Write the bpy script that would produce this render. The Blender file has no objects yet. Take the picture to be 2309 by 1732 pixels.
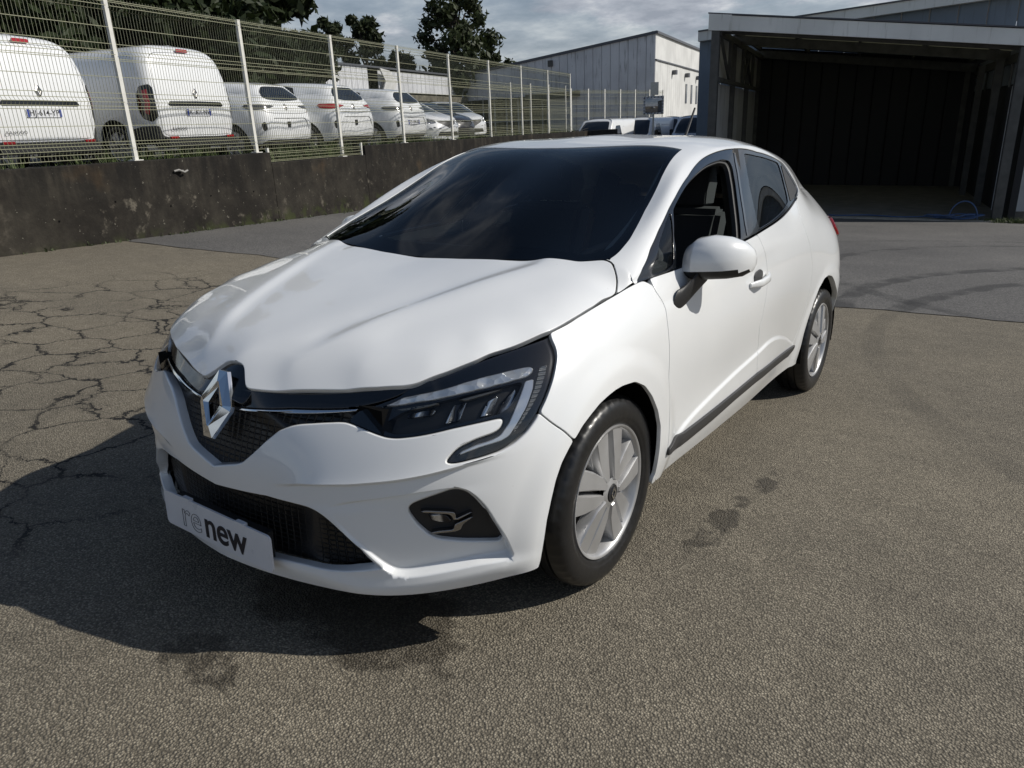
import bpy, bmesh, math, random
import numpy as np
from mathutils import Vector, Matrix
from mathutils.bvhtree import BVHTree
from mathutils.geometry import delaunay_2d_cdt

random.seed(7); rng = np.random.default_rng(7)
SC = bpy.context.scene
COL = SC.collection

# ------------------------------------------------------------------ camera, sky, sun, exposure
CAM_C = np.array([1.8157777, -1.9018057, 1.3001282])           # camera in the car's own frame
CAM_R = np.array([0.8125183287081519, 0.5829355660845988, 0.0003021703822786266])
CAM_U = np.array([-0.16804772846615953, 0.2337350618429404, 0.9576679392266615])
CAM_F = np.array([-0.5581880744611761, 0.7781735324841788, -0.28787501953177413])
FPX = 1643.03
# car frame -> world frame (the yard slopes gently away from the camera)
M3 = np.array([[0.9999778329288914, 0.0, 0.006658351961119346],
               [-0.0003986159152597477, 0.9982063593596254, 0.05986572675040726],
               [-0.006646409270443965, -0.059867053827646524, 0.9981842320482764]])
M4 = Matrix([list(M3[0]) + [0], list(M3[1]) + [0], list(M3[2]) + [0], [0, 0, 0, 1]])

cam_data = bpy.data.cameras.new('camera')
cam = bpy.data.objects.new('camera', cam_data); COL.objects.link(cam)
cam_data.sensor_fit = 'HORIZONTAL'; cam_data.sensor_width = 36.0
cam_data.lens = 36.0 * FPX / 2309.0
cam_data.clip_start = 0.05; cam_data.clip_end = 2000
_r, _u, _f, _c = M3 @ CAM_R, M3 @ CAM_U, M3 @ CAM_F, M3 @ CAM_C
cam.matrix_world = Matrix([[_r[0], _u[0], -_f[0], _c[0]], [_r[1], _u[1], -_f[1], _c[1]],
                           [_r[2], _u[2], -_f[2], _c[2]], [0, 0, 0, 1]])
SC.camera = cam
SC.view_settings.view_transform = 'Standard'; SC.view_settings.look = 'None'
SC.view_settings.exposure = EXPOSURE = 0.0
SC.view_settings.gamma = 1.0
SC.view_settings.use_curve_mapping = False
SC.cycles.max_bounces = 8; SC.cycles.transparent_max_bounces = 24
SC.cycles.use_denoising = True
SC.cycles.sample_clamp_indirect = 6.0

SUN_AZ, SUN_EL = math.radians(55.4), math.radians(38.0)      # azimuth clockwise from +y
sd = Vector((math.sin(SUN_AZ) * math.cos(SUN_EL), math.cos(SUN_AZ) * math.cos(SUN_EL), math.sin(SUN_EL)))
sun_data = bpy.data.lights.new('sun', 'SUN'); sun_data.energy = 3.9; sun_data.angle = math.radians(0.55)
sun_data.color = (1.0, 0.955, 0.88)
sun = bpy.data.objects.new('sun', sun_data); COL.objects.link(sun)
sun.rotation_euler = sd.to_track_quat('Z', 'Y').to_euler(); sun.location = sd * 60

world = bpy.data.worlds.new('World'); SC.world = world; world.use_nodes = True
def build_world():
    nt = world.node_tree; nt.nodes.clear()
    N = nt.nodes.new; L = nt.links.new
    out = N('ShaderNodeOutputWorld'); bg = N('ShaderNodeBackground'); L(bg.outputs[0], out.inputs[0])
    bg.inputs['Strength'].default_value = 0.066
    sky = N('ShaderNodeTexSky'); sky.sky_type = 'NISHITA'; sky.sun_disc = False
    sky.sun_elevation = SUN_EL; sky.sun_rotation = SUN_AZ
    sky.air_density = 1.0; sky.dust_density = 0.6; sky.ozone_density = 1.6
    tc = N('ShaderNodeTexCoord')
    # project the view direction on a cloud layer so clouds flatten towards the horizon
    sep = N('ShaderNodeSeparateXYZ'); L(tc.outputs['Generated'], sep.inputs[0])
    mz = N('ShaderNodeMath'); mz.operation = 'MAXIMUM'; L(sep.outputs[2], mz.inputs[0]); mz.inputs[1].default_value = 0.0
    az = N('ShaderNodeMath'); az.operation = 'ADD'; L(mz.outputs[0], az.inputs[0]); az.inputs[1].default_value = 0.16
    dx = N('ShaderNodeMath'); dx.operation = 'DIVIDE'; L(sep.outputs[0], dx.inputs[0]); L(az.outputs[0], dx.inputs[1])
    dy = N('ShaderNodeMath'); dy.operation = 'DIVIDE'; L(sep.outputs[1], dy.inputs[0]); L(az.outputs[0], dy.inputs[1])
    cmb = N('ShaderNodeCombineXYZ'); L(dx.outputs[0], cmb.inputs[0]); L(dy.outputs[0], cmb.inputs[1])
    n1 = N('ShaderNodeTexNoise'); L(cmb.outputs[0], n1.inputs['Vector'])
    n1.inputs['Scale'].default_value = 1.15; n1.inputs['Detail'].default_value = 9; n1.inputs['Roughness'].default_value = 0.58
    n1.inputs['Distortion'].default_value = 0.25
    n2 = N('ShaderNodeTexNoise'); L(cmb.outputs[0], n2.inputs['Vector'])
    n2.inputs['Scale'].default_value = 3.1; n2.inputs['Detail'].default_value = 8; n2.inputs['Roughness'].default_value = 0.6
    cov = N('ShaderNodeMapRange'); L(n1.outputs[0], cov.inputs[0]); cov.interpolation_type = 'SMOOTHSTEP'
    cov.inputs[1].default_value = 0.43; cov.inputs[2].default_value = 0.60
    # higher up only broken wisps remain
    wsp = N('ShaderNodeMapRange'); wsp.interpolation_type = 'SMOOTHSTEP'; L(n1.outputs[0], wsp.inputs[0]); wsp.inputs[1].default_value = .545; wsp.inputs[2].default_value = .70; wsp.inputs[4].default_value = .75
    hi = N('ShaderNodeMapRange'); hi.interpolation_type = 'SMOOTHSTEP'; L(mz.outputs[0], hi.inputs[0]); hi.inputs[1].default_value = .20; hi.inputs[2].default_value = .50
    cvm = N('ShaderNodeMix'); L(hi.outputs[0], cvm.inputs[0]); L(cov.outputs[0], cvm.inputs[2]); L(wsp.outputs[0], cvm.inputs[3]); cv2 = cvm
    # horizon: cloud cover closes up
    hz = N('ShaderNodeMapRange'); L(mz.outputs[0], hz.inputs[0]); hz.inputs[1].default_value = 0.02; hz.inputs[2].default_value = 0.28
    hz.inputs[3].default_value = 0.85; hz.inputs[4].default_value = 0.0
    mx = N('ShaderNodeMath'); mx.operation = 'MAXIMUM'; L(cv2.outputs[0], mx.inputs[0]); L(hz.outputs[0], mx.inputs[1])
    ramp = N('ShaderNodeValToRGB'); L(n2.outputs[0], ramp.inputs[0])
    e = ramp.color_ramp.elements
    e[0].position = 0.36; e[0].color = (4.7, 5.2, 6.1, 1)
    e[1].position = 0.66; e[1].color = (11.0, 11.3, 11.6, 1)
    m = e.new(0.5); m.color = (6.6, 7.1, 8.0, 1)
    mix = N('ShaderNodeMix'); mix.data_type = 'RGBA'
    L(mx.outputs[0], mix.inputs[0]); L(sky.outputs[0], mix.inputs[6]); L(ramp.outputs[0], mix.inputs[7])
    L(mix.outputs[2], bg.inputs['Color'])
build_world()

# ------------------------------------------------------------------ materials
class NT:
    def __init__(s, name):
        s.m = bpy.data.materials.new(name); s.m.use_nodes = True
        s.nt = s.m.node_tree; s.nt.nodes.clear()
        s.out = s.n('ShaderNodeOutputMaterial')
    def n(s, t, **k):
        x = s.nt.nodes.new(t)
        for a, b in k.items():
            if a.startswith('_'): setattr(x, a[1:], b)
            else: x.inputs[a.replace('__', ' ')].default_value = b
        return x
    def l(s, a, b): s.nt.links.new(a, b)
    def bsdf(s, **k):
        b = s.n('ShaderNodeBsdfPrincipled'); s.l(b.outputs[0], s.out.inputs[0])
        for a, v in k.items(): b.inputs[a.replace('__', ' ')].default_value = v
        s.b = b; return b
    def math(s, op, a, b=None, clamp=False):
        x = s.n('ShaderNodeMath'); x.operation = op; x.use_clamp = clamp
        for i, v in enumerate((a, b)):
            if v is None: continue
            if isinstance(v, (int, float)): x.inputs[i].default_value = v
            else: s.l(v, x.inputs[i])
        return x.outputs[0]
    def noise(s, vec, scale, detail=4, rough=0.55, dist=0.0):
        x = s.n('ShaderNodeTexNoise', Scale=scale, Detail=detail, Roughness=rough, Distortion=dist)
        s.l(vec, x.inputs['Vector']); return x.outputs[0]
    def maprange(s, v, a, b, c=0.0, d=1.0, smooth=True):
        x = s.n('ShaderNodeMapRange'); x.interpolation_type = 'SMOOTHSTEP' if smooth else 'LINEAR'
        s.l(v, x.inputs[0])
        for i, q in enumerate((a, b, c, d)): x.inputs[i + 1].default_value = q
        return x.outputs[0]
    def ramp(s, v, stops):
        x = s.n('ShaderNodeValToRGB'); s.l(v, x.inputs[0]); e = x.color_ramp.elements
        while len(e) < len(stops): e.new(0.5)
        for q, (p, c) in zip(e, stops): q.position = p; q.color = (*c, 1) if len(c) == 3 else c
        return x.outputs[0]
    def mix(s, f, a, b, mode='MIX'):
        x = s.n('ShaderNodeMix'); x.data_type = 'RGBA'; x.blend_type = mode
        for i, v in ((0, f), (6, a), (7, b)):
            if isinstance(v, (int, float)): x.inputs[i].default_value = v
            elif isinstance(v, tuple): x.inputs[i].default_value = (*v, 1)
            else: s.l(v, x.inputs[i])
        return x.outputs[2]
    def bump(s, h, strength=0.3, dist=0.01, normal=None):
        x = s.n('ShaderNodeBump', Strength=strength, Distance=dist); s.l(h, x.inputs['Height'])
        if normal is not None: s.l(normal, x.inputs['Normal'])
        return x.outputs[0]
    def obj(s): return s.n('ShaderNodeTexCoord').outputs['Object']
    def pos(s): return s.n('ShaderNodeNewGeometry').outputs['Position']

def simple(name, col, rough=0.5, metal=0.0, coat=0.0, spec=0.5, grain=0.0, gscale=40.0, gbump=0.0):
    t = NT(name); b = t.bsdf(Base__Color=(*col, 1), Roughness=rough, Metallic=metal)
    b.inputs['Coat Weight'].default_value = coat; b.inputs['Coat Roughness'].default_value = 0.03
    b.inputs['Specular IOR Level'].default_value = spec
    if grain:
        nz = t.noise(t.obj(), gscale, 5)
        c = t.ramp(nz, [(0.3, tuple(x * (1 - grain) for x in col)), (0.7, tuple(min(1, x * (1 + grain)) for x in col))])
        t.l(c, b.inputs['Base Color'])
        r = t.maprange(nz, 0.3, 0.7, max(0.02, rough - 0.08), min(1, rough + 0.08)); t.l(r, b.inputs['Roughness'])
        if gbump: t.l(t.bump(nz, gbump, 0.004), b.inputs['Normal'])
    return t.m

def glass(name, tint, refl=1.0, ior=1.5, rough=0.0):
    t = NT(name)
    tr = t.n('ShaderNodeBsdfTransparent'); tr.inputs[0].default_value = (*tint, 1)
    gl = t.n('ShaderNodeBsdfGlossy'); gl.inputs['Roughness'].default_value = rough
    fr = t.n('ShaderNodeFresnel', IOR=ior)
    # thin pane: reflect only on the outer side of the shell
    mixs = t.n('ShaderNodeMixShader')
    t.l(t.math('MULTIPLY', fr.outputs[0], refl, True), mixs.inputs[0]); t.l(tr.outputs[0], mixs.inputs[1]); t.l(gl.outputs[0], mixs.inputs[2])
    t.l(mixs.outputs[0], t.out.inputs[0]); return t.m

def mat_paint():
    t = NT('white_paint'); b = t.bsdf(Roughness=0.32)
    o = t.obj()
    nz = t.noise(o, 3.0, 3); fine = t.noise(o, 160.0, 2)
    c = t.mix(t.maprange(nz, 0.3, 0.7), (0.80, 0.812, 0.812), (0.83, 0.84, 0.838))
    sp = t.math('GREATER_THAN', t.noise(o, 95.0, 1), 0.80)         # sparse road-dirt specks
    c = t.mix(t.math('MULTIPLY', sp, 0.30), c, (0.35, 0.32, 0.28))
    t.l(c, b.inputs['Base Color'])
    b.inputs['Coat Weight'].default_value = 1.0; b.inputs['Coat Roughness'].default_value = 0.025; b.inputs['Coat IOR'].default_value = 1.5
    t.l(t.bump(fine, 0.012, 0.002), b.inputs['Coat Normal'])
    return t.m

MAT = {}
def init_mats():
    M = MAT
    M['paint'] = mat_paint()
    M['gloss_black'] = simple('gloss_black', (0.006, 0.0065, 0.008), 0.12, coat=0.6)
    M['black_plastic'] = simple('black_plastic', (0.016, 0.016, 0.017), 0.5, grain=0.15, gscale=300, gbump=0.1)
    M['grey_plastic'] = simple('grey_plastic', (0.042, 0.042, 0.043), 0.5, grain=0.15, gscale=350, gbump=0.12)
    M['rubber'] = simple('rubber', (0.012, 0.012, 0.0125), 0.36, grain=0.2, gscale=60, gbump=0.1)
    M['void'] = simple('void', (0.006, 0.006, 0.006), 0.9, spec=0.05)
    M['chrome'] = simple('chrome', (0.78, 0.79, 0.80), 0.06, metal=1.0)
    M['dark_chrome'] = simple('dark_chrome', (0.36, 0.35, 0.34), 0.22, metal=1.0)
    M['rim_silver'] = simple('rim_silver', (0.50, 0.50, 0.50), 0.42, metal=0.65, coat=0.25, grain=0.05, gscale=8)
    M['rim_dark'] = simple('rim_dark', (0.10, 0.095, 0.09), 0.6, metal=0.4, grain=0.3, gscale=20)
    M['brown_metal'] = simple('brown_metal', (0.26, 0.235, 0.19), 0.3, metal=0.8)
    M['ws_glass'] = glass('ws_glass', (0.80, 0.88, 0.87), 1.0, 1.5)
    M['side_glass'] = glass('side_glass', (0.74, 0.82, 0.79), 1.0, 1.5)
    M['lens_glass'] = glass('lens_glass', (0.97, 0.98, 0.98), .8, 1.5)
    M['cabin'] = simple('cabin', (0.022, 0.022, 0.024), 0.7, grain=0.2, gscale=120)
    M['seat_cloth'] = simple('seat_cloth', (0.055, 0.057, 0.062), 0.9, grain=0.25, gscale=200)
    M['dash'] = simple('dash', (0.02, 0.021, 0.023), 0.6, grain=0.15, gscale=250)
    M['headliner'] = simple('headliner', (0.25, 0.25, 0.25), 0.9)
    M['red_lamp'] = simple('red_lamp', (0.34, 0.012, 0.016), 0.12, coat=0.8)
    M['plate_white'] = simple('plate_white', (0.70, 0.71, 0.74), 0.35, grain=0.03, gscale=15)
    M['plate_blue'] = simple('plate_blue', (0.03, 0.06, 0.30), 0.35)
    M['ink'] = simple('ink', (0.012, 0.012, 0.02), 0.4)
    M['dark_window'] = simple('dark_window', (0.012, 0.015, 0.02), 0.04, coat=0.5)
init_mats()

# ------------------------------------------------------------------ object helpers
def new_obj(name, mesh, mat=None, parent=None):
    o = bpy.data.objects.new(name, mesh); COL.objects.link(o)
    if mat is not None:
        if isinstance(mat, str): mat = MAT[mat]
        if not mesh.materials: mesh.materials.append(mat)
    if parent is not None: o.parent = parent
    return o
def empty(name, label=None, cat=None, group=None, loc=(0, 0, 0), rot=None):
    o = bpy.data.objects.new(name, None); COL.objects.link(o); o.empty_display_size = 0.1
    o.location = loc
    if rot is not None: o.rotation_euler = rot
    if label: tag(o, label, cat, group)
    return o
def tag(o, label, cat, group=None):
    o['label'] = label; o['category'] = cat
    if group: o['group'] = group
    return o
def structure(o): o['kind'] = 'structure'; return o
def stuff(o, label=None, cat=None):
    o['kind'] = 'stuff'
    if label: o['label'] = label; o['category'] = cat
    return o
def mesh_from(name, V, F, smooth=False):
    me = bpy.data.meshes.new(name); me.from_pydata([tuple(v) for v in V], [], [tuple(f) for f in F]); me.update()
    if smooth: me.polygons.foreach_set('use_smooth', [True] * len(me.polygons))
    return me
class MB:
    """collects boxes, tubes and prisms into one mesh"""
    def __init__(s): s.V = []; s.F = []
    def add(s, V, F):
        b = len(s.V); s.V += [tuple(v) for v in V]; s.F += [tuple(i + b for i in f) for f in F]; return s
    def box(s, c, d, rz=0.0, ax=None):
        hx, hy, hz = d[0] / 2, d[1] / 2, d[2] / 2
        P = np.array([[x, y, z] for x in (-hx, hx) for y in (-hy, hy) for z in (-hz, hz)])
        if ax is not None: P = P @ np.array(ax)
        elif rz:
            cs, sn = math.cos(rz), math.sin(rz); P = P @ np.array([[cs, sn, 0], [-sn, cs, 0], [0, 0, 1]])
        return s.add(P + np.array(c), [(0, 1, 3, 2), (4, 6, 7, 5), (0, 4, 5, 1), (2, 3, 7, 6), (0, 2, 6, 4), (1, 5, 7, 3)])
    def bar(s, a, b, w, h=None, up=(0, 0, 1)):
        a, b = np.array(a, float), np.array(b, float); h = h or w
        d = b - a; L = np.linalg.norm(d); d /= L
        u_ = np.array(up, float)
        if abs(d @ u_) > 0.97: u_ = np.array([1.0, 0, 0])
        x = np.cross(u_, d); x /= np.linalg.norm(x); y = np.cross(d, x)
        P = [p + sx * x * w / 2 + sy * y * h / 2 for p in (a, b) for sx, sy in ((-1, -1), (1, -1), (1, 1), (-1, 1))]
        return s.add(P, [(3, 2, 1, 0), (4, 5, 6, 7), (0, 1, 5, 4), (1, 2, 6, 5), (2, 3, 7, 6), (3, 0, 4, 7)])
    def tube(s, pts, r, n=8, cap=True):
        pts = [np.array(p, float) for p in pts]; rr = r if hasattr(r, '__len__') else [r] * len(pts)
        V = []; prev = None
        for i, p in enumerate(pts):
            d = pts[min(i + 1, len(pts) - 1)] - pts[max(i - 1, 0)]; d = d / np.linalg.norm(d)
            if prev is None:
                ref = np.array([0, 0, 1.0]) if abs(d[2]) < 0.9 else np.array([1.0, 0, 0]); x = np.cross(ref, d)
            else: x = prev - d * (prev @ d)
            x /= np.linalg.norm(x); prev = x; y = np.cross(d, x)
            V += [p + rr[i] * (math.cos(a) * x + math.sin(a) * y) for a in np.linspace(0, 2 * math.pi, n, endpoint=False)]
        F = [(i * n + k, i * n + (k + 1) % n, (i + 1) * n + (k + 1) % n, (i + 1) * n + k) for i in range(len(pts) - 1) for k in range(n)]
        if cap: F += [tuple(reversed(range(n))), tuple(range((len(pts) - 1) * n, len(pts) * n))]
        return s.add(V, F)
    def prism(s, poly, z0, z1, fr=None):
        """poly in local xy extruded along local z; fr = (origin, ex, ey, ez)"""
        o, ex, ey, ez = fr or ((0, 0, 0), (1, 0, 0), (0, 1, 0), (0, 0, 1))
        o, ex, ey, ez = map(lambda q: np.array(q, float), (o, ex, ey, ez)); n = len(poly)
        V = [o + ex * p[0] + ey * p[1] + ez * z for z in (z0, z1) for p in poly]
        F = [tuple(reversed(range(n))), tuple(range(n, 2 * n))] + [(i, (i + 1) % n, n + (i + 1) % n, n + i) for i in range(n)]
        return s.add(V, F)
    def build(s, name, mat, parent=None, smooth=False, bevel=0.0):
        me = mesh_from(name, s.V, s.F, smooth)
        bm = bmesh.new(); bm.from_mesh(me)
        bmesh.ops.recalc_face_normals(bm, faces=bm.faces)
        if bevel: bmesh.ops.bevel(bm, geom=list(bm.edges), offset=bevel, segments=2, affect='EDGES', clamp_overlap=True)
        bm.to_mesh(me); bm.free()
        if smooth or bevel: me.polygons.foreach_set('use_smooth', [True] * len(me.polygons)); me.set_sharp_from_angle(angle=math.radians(38))
        return new_obj(name, me, mat, parent)
def copy_tree(o, parent=None):
    c = o.copy(); COL.objects.link(c)
    if parent is not None: c.parent = parent
    for k in ('label', 'category', 'group'):
        pass
    for ch in o.children: copy_tree(ch, c)
    return c

# ------------------------------------------------------------------ spline patches and panels cut from them
def spl(x, xe):
    """natural cubic spline interpolation as a matrix: values at xe = B @ values at x"""
    x = np.asarray(x, float); xe = np.atleast_1d(np.asarray(xe, float)); n = len(x); h = np.diff(x)
    A = np.eye(n); Bm = np.zeros((n, n))
    for i in range(1, n - 1):
        A[i, i - 1] = h[i - 1]; A[i, i] = 2 * (h[i - 1] + h[i]); A[i, i + 1] = h[i]
        Bm[i, i - 1] = 6 / h[i - 1]; Bm[i, i] = -6 / h[i - 1] - 6 / h[i]; Bm[i, i + 1] = 6 / h[i]
    D2 = np.linalg.solve(A, Bm); I = np.eye(n)
    k = np.clip(np.searchsorted(x, xe) - 1, 0, n - 2)
    a = ((x[k + 1] - xe) / h[k])[:, None]; b = 1 - a; hk = h[k][:, None]
    return a * I[k] + b * I[k + 1] + ((a ** 3 - a) * D2[k] + (b ** 3 - b) * D2[k + 1]) * hk ** 2 / 6

def resample(P, step, closed=False, fix=None):
    P = np.asarray(P, float); out = []
    n = len(P); m = n if closed else n - 1; flags = []
    for i in range(m):
        a, b = P[i], P[(i + 1) % n]; k = max(1, int(math.ceil(np.linalg.norm(b - a) / step)))
        for j in range(k):
            out.append(a + (b - a) * j / k); flags.append(bool(fix is not None and j == 0 and fix[i]))
    if not closed: out.append(P[-1]); flags.append(bool(fix is not None and fix[-1]))
    return np.array(out), np.array(flags)
def smooth_closed(P, fix, it):
    for _ in range(it):
        Q = 0.25 * np.roll(P, 1, 0) + 0.5 * P + 0.25 * np.roll(P, -1, 0); Q[fix] = P[fix]; P = Q
    return P
def inside(poly, pts):
    x, y = pts[:, 0], pts[:, 1]; r = np.zeros(len(pts), bool); n = len(poly)
    for i in range(n):
        x0, y0 = poly[i]; x1, y1 = poly[(i + 1) % n]
        c = (y0 > y) != (y1 > y)
        if c.any():
            t = (x1 - x0) * (y - y0) / (y1 - y0 + 1e-30) + x0; r ^= c & (x < t)
    return r
def dist_poly(poly, pts, closed=True):
    d = np.full(len(pts), 1e9); n = len(poly); poly = np.asarray(poly, float)
    for i in range(n if closed else n - 1):
        a, b = poly[i], poly[(i + 1) % n]; ab = b - a; L = ab @ ab + 1e-18
        t = np.clip(((pts - a) @ ab) / L, 0, 1); q = a + t[:, None] * ab
        d = np.minimum(d, np.hypot(*(pts - q).T))
    return d
def sstep(a, b, x): t = np.clip((x - a) / (b - a), 0, 1); return t * t * (3 - 2 * t)

class Patch:
    """ev(u, w) -> points; u, w in metres along the surface"""
    def __init__(s, ev, ur, wr, center_u=(), center_w=None):
        s.ev = ev; s.ur = ur; s.wr = wr; s.cu = center_u; s.cw = center_w; s.disps = []
        nu, nw = max(12, int((ur[1] - ur[0]) / .025)), max(8, int((wr[1] - wr[0]) / .025))
        s.gu, s.gw = np.linspace(*ur, nu), np.linspace(*wr, nw)
        U, W = np.meshgrid(s.gu, s.gw, indexing='ij'); P = ev(U.ravel(), W.ravel())
        uv = np.c_[U.ravel(), W.ravel()]; T = []
        for i in range(nu - 1):
            for j in range(nw - 1):
                a = i * nw + j; T += [(a, a + nw, a + nw + 1), (a, a + nw + 1, a + 1)]
        s.P, s.uv, s.T = P, uv, T
        s.bvh = BVHTree.FromPolygons([tuple(p) for p in P], T)
        # orientation sign: normals must point outwards (away from the car's middle)
        s.sgn = 1.0
    def find(s, co, idx):
        t = s.T[idx]; A, B, Cc = (s.P[k] for k in t); v0, v1, v2 = B - A, Cc - A, np.array(co) - A
        d00, d01, d11, d20, d21 = v0 @ v0, v0 @ v1, v1 @ v1, v2 @ v0, v2 @ v1; den = d00 * d11 - d01 * d01
        b = (d11 * d20 - d01 * d21) / den; c = (d00 * d21 - d01 * d20) / den
        return (1 - b - c) * s.uv[t[0]] + b * s.uv[t[1]] + c * s.uv[t[2]]
    def ray(s, o, d):
        d = d / np.linalg.norm(d)
        co, n, idx, _ = s.bvh.ray_cast(Vector(o), Vector(d))
        if co is None:
            best = None
            for t in np.arange(0.3, 8.0, 0.01):
                c2, n2, i2, dd = s.bvh.find_nearest(Vector(o + d * t))
                if best is None or dd < best[0]: best = (dd, c2, i2)
            co, idx = best[1], best[2]
        return s.find(co, idx)
    def uvof(s, it):
        k, a, b = it[:3]
        if k == 'uw': return np.array([a, b], float)
        if k == 'p':
            d = CAM_F + (a - 1154.5) / FPX * CAM_R - (b - 866) / FPX * CAM_U; return s.ray(CAM_C, d)
        if k == 's': return s.ray(np.array([5.0, a, b]), np.array([-1.0, 0, 0]))
        if k == 'f': return s.ray(np.array([a, -5.0, b]), np.array([0, 1.0, 0]))
        if k == 'r': return s.ray(np.array([a, 8.0, b]), np.array([0, -1.0, 0]))
        if k == 't': return s.ray(np.array([a, b, 5.0]), np.array([0, 0, -1.0]))
        if k == 'n':
            co, n, idx, d = s.bvh.find_nearest(Vector((a, b, it[3]))); return s.find(co, idx)
    def eval(s, uv, off=0.0):
        """displaced points and normals"""
        def at(q):
            P = s.ev(q[:, 0], q[:, 1])
            return P
        e = 0.0015
        P0 = at(uv); Pu = at(uv + [e, 0]); Pw = at(uv + [0, e]); n0 = np.cross(Pu - P0, Pw - P0)
        n0 *= s.sgn / (np.linalg.norm(n0, axis=1)[:, None] + 1e-15)
        if s.disps:
            dd = lambda q, P: sum(f(q, P) for f in s.disps)
            D0, Du, Dw = dd(uv, P0), dd(uv + [e, 0], Pu), dd(uv + [0, e], Pw)
            Q0, Qu, Qw = P0 + n0 * D0[:, None], Pu + n0 * Du[:, None], Pw + n0 * Dw[:, None]
            n1 = np.cross(Qu - Q0, Qw - Q0); n1 *= s.sgn / (np.linalg.norm(n1, axis=1)[:, None] + 1e-15)
            return Q0 + n1 * off, n1
        return P0 + n0 * off, n0
    def poly(s, items, step=0.012, it=2):
        """items -> closed smoothed uv polygon"""
        uv = np.array([s.uvof(q) for q in items]); fix = np.array([q[-1] == 'c' for q in items])
        onc = np.zeros(len(uv), bool)
        for c in s.cu:
            m = np.abs(uv[:, 0] - c) < 0.006; uv[m, 0] = c; onc |= m
        if s.cw is not None:
            m = np.abs(uv[:, 1] - s.cw) < 0.006; uv[m, 1] = s.cw; onc |= m
        P, f = resample(uv, step, True, fix | onc)
        for c in s.cu: f |= np.abs(P[:, 0] - c) < 1e-9
        if s.cw is not None: f |= np.abs(P[:, 1] - s.cw) < 1e-9
        return smooth_closed(P, f, it)

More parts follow.
